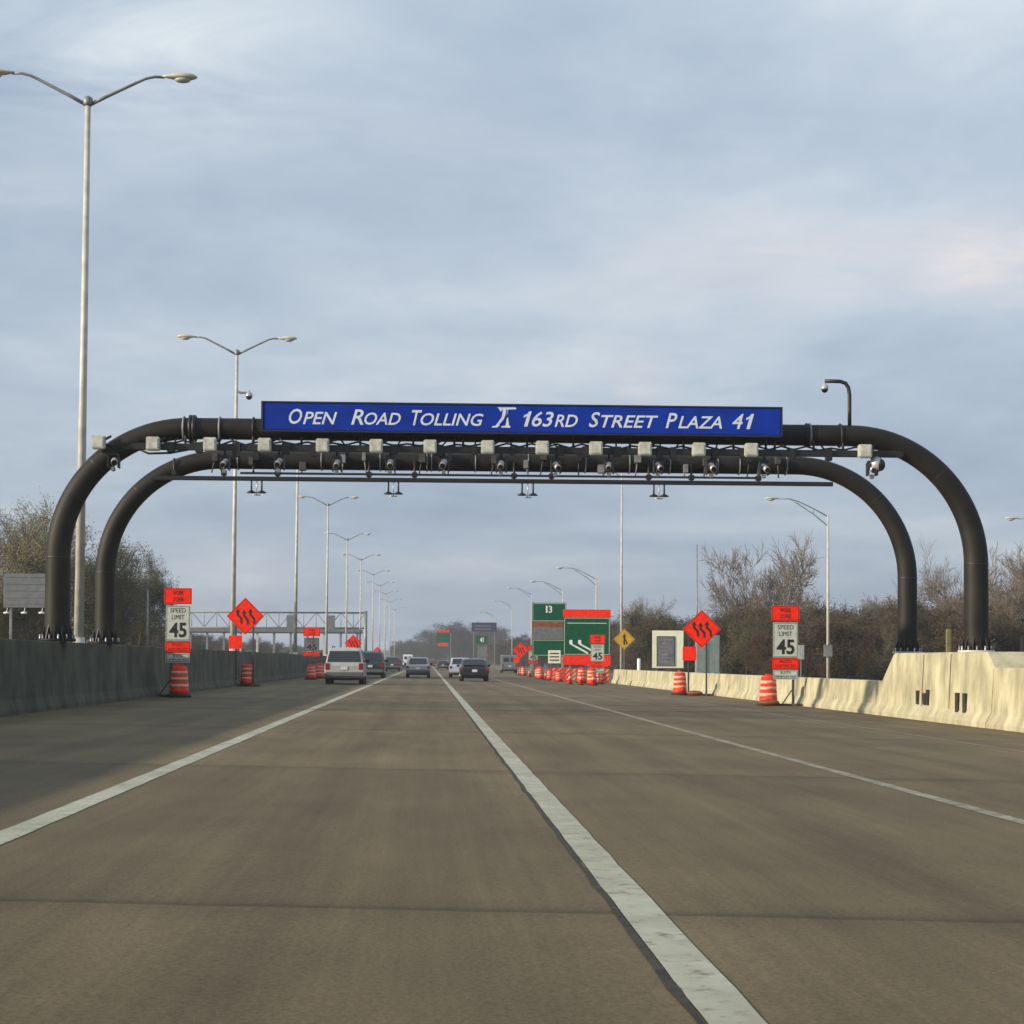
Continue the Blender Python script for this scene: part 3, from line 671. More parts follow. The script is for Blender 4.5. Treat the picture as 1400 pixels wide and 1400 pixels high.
# ------------------------------------------------------------------ green guide signs and others
def panel(root, x0, x1, z0, z1, m, name='panel', y=0, border=True, t=.04):
    o = MB().bbox(x0, x1, y, y + t, z0, z1, .01).build(name, m, root)
    if border:
        b = MB(); i = .05; q = .09
        b.box(x0 + i, x1 - i, y - .004, y - .001, z1 - q, z1 - i).box(x0 + i, x1 - i, y - .004, y - .001, z0 + i, z0 + q)
        b.box(x0 + i, x0 + q, y - .004, y - .001, z0 + q, z1 - q).box(x1 - q, x1 - i, y - .004, y - .001, z0 + q, z1 - q)
        b.build('border', 'signwhite', o)
    return o
def posts(root, xs, top, m='steel', r=.07, y=.06):
    for x in xs: MB().bbox(x - r, x + r, y, y + 2 * r, 0, top, .01).build('post', m, root)
def R2(px, py, D, x, g): p = at(px, py, D); return p.x - x, p.z - g
# big one with red top band
D = 125; c = at(802, 870, D); g = -.2
r = empty('guide_sign', (c.x, D, g), 'large green guide sign with red top band and white diagonal arrows', 'road sign')
x0, z1 = R2(770, 833, D, c.x, g); x1, zm = R2(835, 844, D, c.x, g); _, z0 = R2(802, 896, D, c.x, g); _, zb = R2(802, 909, D, c.x, g)
p = panel(r, x0 + .03, x1 - .03, z0, zm, 'green')
a = MB()
_, zl = R2(802, 852, D, c.x, g); a.box(x0 + .3, x1 - .3, -.006, -.002, zl - .02, zl + .02)
for qx in (780.5, 792.5):
    u = R2(qx, 878, D, c.x, g); v = R2(qx + 4, 882.5, D, c.x, g); w = R2(qx + 23, 893, D, c.x, g)
    a.poly([(u[0] - .12, u[1] - .12), (u[0] + .12, u[1] - .12), (u[0] + .1, u[1] + .16), (u[0] - .1, u[1] + .16)], -.006, -.002)
    a.stroke([(u[0], u[1] - .12), v, w], .12, -.008, -.004)
a.build('arrow', 'white', p)
panel(r, x0, x1, zm + .01, z1, 'orange', 'top_band', -.03, False); panel(r, x0, x1, zb, z0 - .01, 'orange', 'bottom_band', -.03, False)
posts(r, (x0 + .5, x1 - .5), z1 - .1)
# tall one behind
D = 150; c = at(750, 870, D); g = -.2
r = empty('guide_sign', (c.x, D, g), 'tall green guide sign with white exit box and brown strip, left of the red-topped one', 'road sign')
x0, z1 = R2(727.5, 824, D, c.x, g); x1, zm = R2(774, 850, D, c.x, g); _, zs = R2(750, 858, D, c.x, g); _, zc = R2(750, 874, D, c.x, g); _, zd = R2(750, 897, D, c.x, g)
p = panel(r, x0, x1, zm, z1, 'green')
t = MB(); ex, ez = R2(750.5, 833, D, c.x, g); text(t, '1', ex - .26, ex - .12, ez - .3, ez + .3, -.006); t.build('lettering', 'white', p); text(MB(), '3', ex - .02, ex + .28, ez - .3, ez + .3, -.006).build('lettering', 'white', p)
panel(r, x0, x1, zs, zm - .01, 'dbrown', 'brown_strip', 0, False)
panel(r, x0, x1, zc, zs - .01, 'signback', 'grey_panel', 0, False)
panel(r, x0 + .02, x1, zd, zc - .01, 'green', 'lower_panel')
posts(r, (x0 + .1, x1 - .25), z1 + .05)
# small white placard
D = 133; c = at(758, 897, D); g = -.2
r = empty('placard', (c.x, D, g), 'small pale placard on posts between the green signs and the drums', 'road sign')
x0, z1 = R2(749.5, 889, D, c.x, g); x1, z0 = R2(766.5, 907, D, c.x, g)
p = panel(r, x0, x1, z0, z1, 'offwhite', border=False); t = MB(); 
for i in range(3): t.box(x0 + .12, x1 - .12, -.004, -.001, z1 - .3 - .25 * i, z1 - .2 - .25 * i)
t.build('text_line', 'green', p); posts(r, (x0 + .2, x1 - .2), z1 - .1, r=.03)
# yellow merge diamond
D = 128; c = at(853.5, 874, D); g = -.3; h = 15 / (F / D)
r = empty('merge_sign', (c.x, D, g), 'yellow diamond merge sign with black arrow behind the start of the barrier', 'road sign'); cz = c.z - g
p = MB().poly([(0, cz - h), (h, cz), (0, cz + h), (-h, cz)], 0, .015).build('diamond_panel', 'yellow', r)
a = MB().stroke([(0, cz - h * .5), (0, cz + h * .25)], .11, -.004, -.001).stroke([(h * .25, cz - h * .45), (h * .2, cz - h * .2), (.02, cz + h * .05)], .1, -.006, -.003)
a.poly([(-h * .17, cz + h * .2), (h * .17, cz + h * .2), (0, cz + h * .55)], -.005, -.001); a.build('merge_arrow', 'black', p)
a = MB().stroke([(0, cz - h * .92), (h * .92, cz), (0, cz + h * .92), (-h * .92, cz), (0, cz - h * .92)], .02, -.003, -.001).build('border', 'black', p)
posts(r, (0,), cz, r=.035)
# white framed notice board
D = 95; c = at(913, 890, D); g = -.28
r = empty('notice_board', (c.x, D, g), 'white framed notice board with grey printed panel behind the right barrier', 'sign board')
x0, z1 = R2(892, 862, D, c.x, g); x1, z0 = R2(934.5, 913.5, D, c.x, g)
panel(r, x0, x1, z0, z1, 'offwhite', border=False, t=.08)
a0, b1 = R2(898.5, 870.5, D, c.x, g); a1, b0 = R2(922, 911, D, c.x, g)
p = panel(r, a0, a1, b0, b1, mat('grey_printed_panel', (.16, .16, .19), .6, .2, 4), 'printed_panel', -.03, False, t=.02)
t = MB()
for i, wd in enumerate((.9, .6, .8, .75, .5, .85, .8)):
    zz = b1 - .16 - i * .2; xm = (a0 + a1) / 2; t.box(xm - wd / 2 * (a1 - a0) * .85, xm + wd / 2 * (a1 - a0) * .85, -.034, -.031, zz - .04, zz + .04)
t.build('text_line', 'steel', p)
MB().box(a0 - .03, a0, -.034, -.001, b0, b1).box(a1, a1 + .03, -.034, -.001, b0, b1).box(a0 - .03, a1 + .03, -.034, -.001, b1, b1 + .03).build('inner_frame', 'green', p)
posts(r, (x0 + .25, x1 - .25), z1 - .1, r=.05, y=.09)
o = MB().tube([(0, 0, 0), (0, 0, 1.75)], .12, 10).build('post', 'white'); o.location = (at(873.5, 900, 120).x, 120, -.3); tag(o, 'short white marker post left of the framed notice board', 'post')
# grey back panels behind right diamond
D = 101; c = at(970, 890, D)
r = empty('equipment_cabinet', (c.x, D, -.28), 'pale grey-green cabinet half hidden behind the right orange diamond sign', 'cabinet')
x0, z1 = R2(953, 868, D, c.x, -.28); x1, _ = R2(984.5, 868, D, c.x, -.28)
p = MB().bbox(x0, x1, 0, .8, .1, z1, .03).build('housing', mat('grey_green_metal', (.20, .25, .24), .5, .1), r)
for k in (0, 1):
    xx = x0 + .06 + k * (x1 - x0) / 2; d = MB().bbox(xx, xx + (x1 - x0) / 2 - .1, -.02, 0, .3, z1 - .2, .01).build('cabinet_door', mat('grey_green_metal', (.2, .25, .24)), r)
    MB().bbox(xx + .3, xx + .42, -.05, -.02, .8, .9, .005).build('handle', 'black', d)
MB().bbox(x0 - .05, x1 + .05, -.05, .85, 0, .1, .01).build('plinth', 'barrier', r)
# small white boards near right speed sign
for px, D, w, hgt, pt, lab in ((1095.5, 75, .26, .62, 882, 'narrow pale utility box just right of the right speed sign'),):
    c = at(px, pt, D); r = empty('utility_box', (c.x, D, -.28), lab, 'utility box')
    zt = c.z + .28; MB().bbox(-w / 2, w / 2, 0, .15, zt - hgt, zt, .01).build('housing', 'silver', r); posts(r, (0,), zt - hgt + .05, r=.03)
# dark cabinet and post at far right on the barrier
c = at(1393, 890, 39.5); r = empty('equipment_cabinet', (c.x + .03, 39.0, 1.1 - .35), 'slim black cabinet at the right edge behind the pedestal', 'cabinet')
zt = at(1393, 869, 39).z - .75; MB().bbox(-.09, .11, 0, .25, 0, zt, .02).build('housing', 'black', r); MB().ball((0, -.01, zt + .05), .05).build('beacon', 'silver', r)
MB().bbox(-.14, .16, -.05, .3, -1.1, 0, .02).build('plinth', 'median', r)
o = MB().bbox(-.08, .08, -.08, .08, 0, at(1297, 860, 60).z + .3, .02).build('marker_post', mat('yellow_green_paint', (.17, .17, .07))); o.location = (at(1297, 880, 60).x, 60, -.3)
tag(o, 'yellow-green marker post between the two right gantry legs', 'post')
# overhead signs in the distance
def far_sign(D, x0, x1, y0, y1, m, label, extra=None, post='both'):
    c = at((x0 + x1) / 2, (y0 + y1) / 2, D); g = -.25
    r = empty('guide_sign', (c.x, D, g), label, 'road sign', None)
    a, zt = R2(x0, y0, D, c.x, g); b, zb = R2(x1, y1, D, c.x, g)
    p = panel(r, a, b, zb, zt, m, border=False)
    if extra: extra(r, p, a, b, zb, zt)
    ps = {'both': (a + .4, b - .4), 'right': (b + .3,)}[post]
    posts(r, ps, zt - .2, r=.1)
    if post == 'right': MB().bbox(a + .2, b + .35, .08, .2, (zb + zt) / 2 - .1, (zb + zt) / 2 + .1, .01).build('cantilever_arm', 'steel', r)
    return r
def navy_extra(r, p, a, b, zb, zt):
    t = MB(); m = (a + b) / 2
    for i in range(2): t.box(a + .6, b - 1.1, -.004, -.001, zb + .35 + i * .6, zb + .6 + i * .6)
    t.build('text_line', 'signback', p)
far_sign(343, 645, 679, 851, 863.5, 'navy', 'dark navy billboard on posts above the distant cars', navy_extra)
def g2(r, p, a, b, zb, zt): text(MB(), '4', (a + b) / 2 - .4, (a + b) / 2 + .05, zb + .3, zt - .3, -.006).build('lettering', 'white', p); text(MB(), '1', (a + b) / 2 + .17, (a + b) / 2 + .3, zb + .3, zt - .3, -.006).build('lettering', 'white', p)
far_sign(330, 651, 667, 869, 880.5, 'green', 'small green sign below the navy billboard', g2)
far_sign(325, 655, 666, 884, 899, 'signback', 'small pale grey sign under the small green sign')
def g3(r, p, a, b, zb, zt):
    MB().bbox(a, b, -.03, 0, zt - .1, zt + .5, .01).build('orange_band', 'dorange', r); MB().bbox(a + .3, b - .3, -.02, .02, zb - .9, zb - .1, .01).build('lower_plaque', 'dorange', r)
far_sign(430, 597, 614.5, 864, 878.5, 'green', 'small distant green sign with orange top in the middle of the view', g3, 'right')
# grey sign back at far left
D = 100; c = at(33, 808, D); g = -.05
r = empty('billboard', (c.x, D, g), 'grey back of a large sign at the far left edge with two lights below', 'sign board')
x0, z1 = R2(5, 784, D, c.x, g); x1, z0 = R2(78, 831, D, c.x, g)
p = panel(r, x0, x1, z0, z1, 'signback', border=False); t = MB()
for i in range(5): z = z0 + (z1 - z0) * (i + .5) / 5; t.box(x0 + .02, x1 - .02, -.03, -.001, z - .012, z + .012)
t.build('stiffener', 'steel', p)
posts(r, (x0 + .4, x1 - .4), z1 - .1)
for px in (10, 34, 58):
    q = R2(px, 838, D, c.x, g); MB().tube([(q[0], .05, z0), (q[0], -.2, q[1] + .05)], .02, 6).ball((q[0], -.2, q[1]), .14, (1.3, 1, .5)).build('sign_light', 'white', r)
# overhead truss across the opposing carriageway
r = empty('toll_plaza', (-22, 262, .1), 'low grey toll plaza canopy with pale columns beyond the left median wall', 'toll plaza')
X0, X1 = at(236, 880, 262).x + 22, at(494, 880, 262).x + 22; zc = at(400, 866, 262).z
MB().bbox(X0, X1, -3, 6, zc, zc + .55, .05).build('canopy_roof', 'signback', r)
for i in range(12):
    x = X0 + .5 + (X1 - X0 - 1) * i / 11
    MB().bbox(x - .16, x + .16, -2.6, -2.3, 0, zc, .02).build('column', 'galv' if i in (4, 5, 9) else 'steel', r)
    if i % 2 == 0 and i < 11:
        b = MB().bbox(x + .5, x + 2.2, -1.5, 2.5, 0, 2.7, .05).build('booth', mat('grey_green_booth', (.10, .12, .10), .6, .2, 3), r)
        MB().bbox(x + .65, x + 2.05, -1.53, -1.49, 1.3, 2.3, .01).build('window', 'glass', b)
D = 282; r = empty('sign_truss', (-10, D, .1), 'long grey overhead truss crossing the opposing lanes behind the left median', 'sign truss')
X0, X1 = at(228, 850, D).x + 10, at(500, 850, D).x + 10; zt, zm, zb = at(400, 838, D).z, at(400, 846, D).z, at(400, 859, D).z
for z in (zt, zb): MB().tube([(X0, 0, z), (X1, 0, z)], .11, 6).tube([(X0, 1.6, z), (X1, 1.6, z)], .13, 6).build('chord', 'steel', r)
t = MB(); n = 16
for i in range(n):
    a, b = X0 + (X1 - X0) * i / n, X0 + (X1 - X0) * (i + 1) / n
    t.tube([(a, 0, zb if i % 2 else zt), (b, 0, zt if i % 2 else zb)], .07, 5, smooth=False).tube([(a, 0, zb), (a, 0, zt)], .06, 5).tube([(a, 0, zt), (a, 1.6, zt)], .05, 5)
t.build('bracing', 'steel', r)
for x in (X1, X0): MB().tube([(x, 0, 0), (x, 0, zt + .3)], .26, 10).tube([(x, 1.6, 0), (x, 1.6, zt)], .2, 10).build('upright', 'steel', r)
for a, b in ((392, 404), (446, 458)):
    u, v = at(a, 846, D).x + 10, at(b, 868, D).x + 10; MB().bbox(u, v, -.3, -.2, at(400, 864, D).z, at(400, 842, D).z, .02).build('sign_panel', 'signback', r)
# thin pale fence posts beyond the wall
fe = empty('mesh_fence', (-27.5, 0, 0), 'pale wire mesh fence with white posts beyond the opposing lanes', 'fence')
for i in range(22):
    MB().tube([(0, 90 + i * 9, 0), (0, 90 + i * 9, 2.2)], .05, 6).build('post', 'galv', fe)
MB().tube([(0, 90, 2.15), (0, 280, 2.15)], .03, 5).tube([(0, 90, 1.1), (0, 280, 1.1)], .02, 5).build('rail', 'galv', fe)

# ------------------------------------------------------------------ vehicles
def vehicle(name, kind, D, px, w, h, length, pm, label, cat, dark_lower=True):
    x = at(px, 915, D).x; g = gz(x)
    root = empty(name, (x, D, g), label, cat)     # y = D is the rear bumper; the car points to +y
    hw = w / 2
    if kind == 'suv':
        belt = h * .585; st = [(0, .40, h * .50, .50), (.06, .32, belt, None), (.25, .3, belt, h * .93), (.45, .28, belt, h * .985), (1.5, .26, belt, h), (length * .58, .26, belt, h * .985), (length * .64, .26, belt * .99, h * .95), (length * .78, .26, belt * .985, None), (length * .97, .3, belt * .88, None), (length, .38, belt * .75, None)]
    elif kind == 'sedan':
        belt = h * .62; st = [(0, .42, h * .56, None), (.08, .32, belt * 1.0, None), (.55, .26, belt * 1.02, None), (1.15, .25, belt, h * .93), (1.6, .24, belt, h * .99), (2.3, .22, belt, h), (2.75, .22, belt, h * .95), (3.5, .22, belt * .97, None), (length * .96, .28, belt * .86, None), (length, .38, belt * .72, None)]
    else:  # van / truck
        belt = h * .5; st = [(0, .4, belt, None), (.03, .35, belt, h * .96), (.2, .35, belt, h * .99), (length * .7, .3, belt, h), (length * .8, .3, belt, h * .93), (length * .9, .3, belt * .98, None), (length, .4, belt * .75, None)]
    mb = MB(); rows = []
    for y, zb, bl, zt in st:
        nose = 1 - .10 * max(0, (y - length * .75) / (length * .25)) ** 2 - (.05 if y == 0 else 0)
        W = hw * nose; T = W * (.80 if kind != 'van' else .93)
        if zt is None or zt <= bl: half = [(0, zb), (W * .86, zb), (W * .97, zb + .12), (W, (zb + bl) / 2), (W * .985, bl - .06), (W * .93, bl - .005), (W * .86, bl), (W * .7, bl + .006), (W * .5, bl + .012), (0, bl + .02)]
        else: half = [(0, zb), (W * .86, zb), (W * .97, zb + .12), (W, (zb + bl) / 2), (W * .985, bl - .06), (W * .95, bl), (T + (W * .95 - T) * .2, zt - .1), (T, zt - .05), (T * .9, zt - .005), (0, zt + .01)]
        rows.append([(a, y, b) for a, b in half] + [(-a, y, b) for a, b in reversed(half[1:-1])])
    n = len(rows[0]); vs = [p for rw in rows for p in rw]; fs = []
    for i in range(len(rows) - 1):
        for k in range(n): fs.append((i * n + k, i * n + (k + 1) % n, (i + 1) * n + (k + 1) % n, (i + 1) * n + k))
    fs += [tuple(range(n)), tuple((len(rows) - 1) * n + k for k in range(n))]
    mb.add(vs, fs, False); body = mb.build('body', pm, root)
    e = .006
    def quad(name, ps, m='glass', par=root, off=(0, 0, 0)):
        c = sum((Vector(p) for p in ps), Vector()) / 4; nn = (Vector(ps[1]) - Vector(ps[0])).cross(Vector(ps[3]) - Vector(ps[0])).normalized()
        if nn.dot(c - Vector((0, length / 2, h / 2))) < 0: nn = -nn
        q = [Vector(p) + nn * .012 for p in ps]; bk = [Vector(p) - nn * .02 for p in ps]
        return MB().add(q + bk, [(0, 1, 2, 3), (7, 6, 5, 4), (0, 4, 5, 1), (1, 5, 6, 2), (2, 6, 7, 3), (3, 7, 4, 0)]).build(name, m, par)
    # glazing
    if kind == 'suv':
        yb, zb_, yt, zt_ = .07, belt + .03, .235, h * .90; wb, wt = hw * .86, hw * .74
        quad('rear_window', [(-wb, yb, zb_), (wb, yb, zb_), (wt, yt, zt_), (-wt, yt, zt_)])
        sidey = [(.5, 1.35), (1.45, 2.2), (2.28, length * .61)]
    elif kind == 'sedan':
        yb, zb_, yt, zt_ = .60, belt + .13, 1.08, h * .955; wb, wt = hw * .74, hw * .66
        quad('rear_window', [(-wb, yb, zb_), (wb, yb, zb_), (wt, yt, zt_), (-wt, yt, zt_)])
        sidey = [(1.25, 1.95), (2.02, 2.75)]
    else:
        for s in (-1, 1): quad('rear_window', [(s * hw * .1, .0, h * .62), (s * hw * .75, .0, h * .62), (s * hw * .72, .02, h * .84), (s * hw * .1, .02, h * .84)])
        sidey = [(length * .68, length * .80)]
    for s in (-1, 1):
        for a, b in sidey:
            W, T = hw * .95, hw * (.80 if kind != 'van' else .93); z0, z1 = belt + .04, h * .90
            f0 = (z0 - belt) / (h - .1 - belt); f1 = (z1 - belt) / (h - .1 - belt); xx = lambda f: (W + (T + (W - T) * .2 - W) * min(f, 1))
            quad('side_window', [(s * xx(f0), a, z0), (s * xx(f0), b, z0), (s * xx(f1), b - .06, z1), (s * xx(f1), a + .08, z1)])
    wy = length * .79 if kind != 'van' else length * .9
    if kind != 'van': quad('windscreen', [(-hw * .84, length * .775 if kind == 'suv' else 3.42, belt + .03), (hw * .84, length * .775 if kind == 'suv' else 3.42, belt + .03), (hw * .72, length * .655 if kind == 'suv' else 2.83, h * .9), (-hw * .72, length * .655 if kind == 'suv' else 2.83, h * .9)])
    # bumper, lights, plate, mirrors, wheels
    MB().bbox(-hw * .95, hw * .95, -.09, .12, .38, .60 if kind != 'sedan' else .58, .03).build('rear_bumper', 'bumper' if dark_lower else pm, root)
    for s in (-1, 1):
        zz = (belt - .34, belt - .02) if kind != 'sedan' else (belt - .24, belt - .06)
        a, b = sorted((s * hw * .74, s * hw * .955)); MB().bbox(a, b, -.02, .06, zz[0], zz[1], .015).build('tail_lamp', 'tail', root)
        a, b = sorted((s * hw * .98, s * (hw + .16))); ym = length * .62; MB().bbox(a, b, ym, ym + .1, belt, belt + .16, .02).build('mirror', 'black', root)
        a, b = sorted((s * hw * .65, s * hw * .9)); MB().bbox(a, b, length - .05, length + .01, belt * .6, belt * .75, .01).build('headlamp', 'lampglass', root)
    zp = belt - .22 if kind == 'sedan' else belt - .26
    MB().bbox(-.16, .16, -.035, -.005, zp - .08, zp + .08, .004).build('number_plate', 'plate', root)
    if kind == 'suv':
        for s in (-1, 1): MB().tube([(s * hw * .62, .5, h + .05), (s * hw * .62, length * .55, h + .05)], .02, 6).tube([(s * hw * .62, .6, h - .03), (s * hw * .62, .6, h + .05)], .02, 5).tube([(s * hw * .62, length * .5, h - .03), (s * hw * .62, length * .5, h + .05)], .02, 5).build('roof_rail', 'black', root)
    rr = .35 if kind != 'sedan' else .315
    for y in (length * .21, length * .80):
        for s in (-1, 1):
            a, b = s * (hw * .72), s * (hw * .985)
            wo = MB().tube([(a, y, rr), (a + (b - a) * .1, y, rr), (b - (b - a) * .1, y, rr), (b, y, rr)], [rr * .93, rr, rr, rr * .93], 20).build('wheel', 'rubber', root)
            MB().tube([(b - s * .02, y, rr), (b + s * .006, y, rr)], rr * .6, 16).build('rim', 'chrome', wo)
    MB().box(-hw * .7, hw * .7, .2, length - .3, .2, .36).build('underbody', 'rubber', root)
    return root
vehicle('suv', 'suv', 85.5, 470.5, 1.92, 1.80, 4.7, paint('champagne_silver_paint', (.36, .36, .35)), 'silver white SUV in the left lane, the largest vehicle in view', 'car')
vehicle('suv', 'suv', 118, 506, 1.9, 1.82, 4.8, paint('dark_green_paint', (.015, .03, .03)), 'dark green SUV just ahead and right of the silver SUV', 'car')
vehicle('sedan', 'sedan', 125, 571.5, 1.76, 1.46, 4.6, paint('grey_silver_paint', (.30, .30, .32)), 'grey sedan in the lane straight ahead', 'car')
vehicle('sedan', 'sedan', 108.5, 649, 1.80, 1.42, 4.6, paint('black_paint', (.008, .009, .009)), 'black sedan in the lane right of the centre line', 'car', False)
vehicle('sedan', 'sedan', 133, 630, 1.76, 1.5, 4.6, paint('white_paint', (.75, .76, .76)), 'white car partly hidden behind the left side of the black sedan', 'car', False)
vehicle('suv', 'suv', 205, 536, 1.85, 1.65, 4.6, paint('dark_grey_paint', (.03, .035, .03)), 'dark far SUV in the left lane beyond the dark green one', 'car')
vehicle('sedan', 'sedan', 262, 605.5, 1.8, 1.4, 4.6, paint('dark_blue_paint', (.02, .025, .04)), 'dark far car left of the white car, right of the centre line', 'car')
vehicle('van', 'van', 330, 557.5, 1.9, 2.4, 5, paint('white_van_paint', (.7, .7, .72)), 'small white far van just above the left of the grey sedan', 'van', False)
vehicle('sedan', 'sedan', 390, 590, 1.8, 1.45, 4.6, paint('maroon_paint', (.18, .02, .02)), 'tiny dark red car between the grey sedan and the centre line', 'car')
vehicle('sedan', 'sedan', 400, 553, 1.8, 1.45, 4.6, paint('far_red_paint', (.2, .03, .03)), 'tiny reddish far car left of the small white van', 'car')
vehicle('van', 'van', 205, 697, 2.0, 2.1, 5.5, paint('grey_truck_paint', (.13, .15, .17)), 'dark grey van in the far right lane beside the orange drums', 'van')
vehicle('sedan', 'sedan', 300, 660, 1.8, 1.45, 4.6, paint('pale_gold_paint', (.5, .45, .35)), 'pale far car behind the roof of the black sedan', 'car', False)

# ------------------------------------------------------------------ trees
def make_tree(seed, H, spread, kids, twig_r=.016, buds=0, bud_size=.12, trunk_frac=.35, stems=1, up=.35, barkm='bark', twigm='twig', budm='bud', name='tree', wob=.13):
    rnd = random.Random(seed); tr, cr, bd = MB(), MB(), MB()
    tips = []
    def branch(p, d, L, r, lv):
        n = 4 if lv < 2 else (3 if lv < 3 else 2); pts = [Vector(p)]; dd = d.normalized()
        for i in range(n):
            dd = (dd + Vector((rnd.gauss(0, wob), rnd.gauss(0, wob), rnd.gauss(0, wob * .6) + up * .10))).normalized()
            pts.append(pts[-1] + dd * L / n)
        r2 = max(r * .45, twig_r * .6); rs = [r + (r2 - r) * i / n for i in range(n + 1)]
        (tr if lv < 2 else cr).tube(pts, rs, (8, 6, 4, 3, 3, 3)[lv], cap=False)
        if lv >= len(kids):
            tips.append((pts[-1], dd)); tips.append((pts[-2], dd)); return
        for k in range(kids[lv]):
            t = (trunk_frac if lv == 0 else .22) + (1 - (trunk_frac if lv == 0 else .22)) * (k + rnd.random() * .8) / kids[lv]; t = min(t, .98)
            i = min(int(t * n), n - 1); q = pts[i].lerp(pts[i + 1], t * n - i)
            a = rnd.random() * 2 * math.pi + k * 2.4; ax = dd.orthogonal().normalized(); ax.rotate(Matrix.Rotation(a, 3, dd))
            ang = rnd.uniform(.45, .95) * spread * (1.1 if lv else 1)
            nd = (dd * math.cos(ang) + ax * math.sin(ang)); nd.z += up * .3
            branch(q, nd, L * rnd.uniform(.42, .66) * (1.15 - .35 * t if lv == 0 else 1), max(rs[i] * rnd.uniform(.45, .6), twig_r), lv + 1)
    for s in range(stems):
        d = Vector((rnd.gauss(0, .12), rnd.gauss(0, .12), 1)) if stems == 1 else Vector((math.cos(s * 2.1 + seed) * .42, math.sin(s * 2.1 + seed) * .42, 1))
        branch((rnd.gauss(0, .1), rnd.gauss(0, .1), -.1), d, H * (.72 if stems == 1 else .6), H * .021 / (stems ** .4), 0)
    for _ in range(buds):
        p, d = rnd.choice(tips); c = p + Vector((rnd.gauss(0, .22), rnd.gauss(0, .22), rnd.gauss(0, .22)))
        s = bud_size * rnd.uniform(.5, 1.3); u = Vector((rnd.gauss(0, 1), rnd.gauss(0, 1), rnd.gauss(0, 1))).normalized(); w = u.orthogonal().normalized()
        bd.add([c - u * s * .5, c + w * s * .3, c + u * s * .5, c - w * s * .3], [(0, 1, 2, 3)])
    zmax = max(v[2] for v in cr.v); k = H / zmax
    for mb in (tr, cr, bd): mb.v = [(a * k, b * k, c * k) for a, b, c in mb.v]
    root = empty(name, (0, 0, 0))
    t = tr.build('trunk', barkm, root); c = cr.build('crown', twigm, root)
    if buds:
        f = bd.build('foliage', budm, c)
    return root
def place_tree(protos, i, px, D, h, label, cat='tree', group=None, sx=1.0, rz=None, first={}):
    proto, H = protos[i % len(protos)]
    key = proto.name
    if key not in first: first[key] = 1; o = proto
    else: o = copy_tree(proto)
    tag(o, label, cat, group); s = h / H
    o.location = (at(px, 905, D).x, D, -.35); o.scale = (s * sx, s * sx, s); o.rotation_euler.z = random.random() * 6.28 if rz is None else rz
    return o
BARE = [(make_tree(11, 12, .95, (8, 7, 6, 5), .021, 0, trunk_frac=.2, stems=3, up=.45, barkm='barkpale', twigm='twigpale', name='bare_tree', wob=.07), 12),
        (make_tree(15, 12, .95, (9, 7, 6, 5), .020, 0, trunk_frac=.22, up=.4, barkm='barkpale', twigm='twigpale', name='bare_tree', wob=.07), 12)]
THK = [(make_tree(20 + k, 7, 1.0, (11, 8, 6, 4), .016, (8000, 11000, 6500, 12000)[k], .15, trunk_frac=.06, stems=(1, 2, 3, 1)[k], up=.18, budm=('bud', 'bud', 'bud', 'budgreen')[k], name='thicket_tree'), 7) for k in range(4)]
LEAFY = [(make_tree(31, 11, .95, (10, 8, 6, 4), .020, 42000, .15, trunk_frac=.12, up=.2, budm='budgreen', name='leafy_tree'), 11),
         (make_tree(33, 11, .95, (11, 8, 6, 4), .020, 26000, .12, trunk_frac=.14, up=.3, barkm='barkpale', twigm='twigpale', budm='budolive', name='budding_tree'), 11)]
place_tree(BARE, 0, 1052, 150, 13.2, 'large bare fan-shaped tree rising above the wood between notice board and lamp', rz=.4, sx=.8)
place_tree(BARE, 1, 1310, 140, 12.3, 'large bare tree seen beside the front right gantry leg', sx=.85)
place_tree(BARE, 0, 1385, 135, 11.6, 'bare tree at the right edge above the wood', rz=2.0, sx=.9)
place_tree(BARE, 1, 1190, 165, 10.2, 'paler bare tree seen through the rear right gantry arch', sx=.9)
place_tree(BARE, 1, 990, 190, 9.0, 'faint small bare tree left of the fan-shaped one', sx=.9)
place_tree(LEAFY, 1, 25, 118, 12.2, 'pale budding tree at the left edge behind the sign back', sx=.95)
place_tree(LEAFY, 1, 78, 128, 10.6, 'budding tree seen behind the front left gantry leg')
place_tree(LEAFY, 0, 120, 122, 9.6, 'dark leafy tree between the two left gantry legs', sx=.8)
place_tree(LEAFY, 0, 187, 132, 9.7, 'dark rounded leafy tree left of the first speed sign', sx=.62)
place_tree(LEAFY, 1, -40, 122, 11.8, 'budding tree just outside the left edge')
place_tree(LEAFY, 0, 60, 110, 6.5, 'low dark leafy tree under the sign back at far left')
place_tree(LEAFY, 0, 10, 112, 6.8, 'low dark leafy tree at the left edge')
place_tree(LEAFY, 1, 905, 175, 8.4, 'olive rounded tree behind the white framed notice board', sx=.7)
place_tree(LEAFY, 1, 890, 185, 7.6, 'smaller olive tree left of the notice board', sx=.7)
rnd = random.Random(5); WL = 'leafless brown tree of the dense wood beyond the right barrier'; WG = 'trees of the wood beyond the right barrier'
i = 0
for D, x0, x1, n, h0 in ((122, 1000, 1470, 17, 5.2), (135, 940, 1480, 19, 6.2), (148, 880, 1480, 21, 7.0), (163, 868, 1480, 21, 7.6), (180, 862, 1480, 18, 8.2)):
    for k in range(n):
        px = x0 + (x1 - x0) * (k + rnd.random()) / n
        h = h0 * .93 * rnd.uniform(.82, 1.12) * (1.12 if px > 1255 else 1) * (.9 if px < 990 else 1)
        place_tree(THK, rnd.choice((0, 0, 1, 2, 2, 3)), px, D + rnd.uniform(-5, 5), h, WL, group=WG, sx=rnd.uniform(.9, 1.25)); i += 1
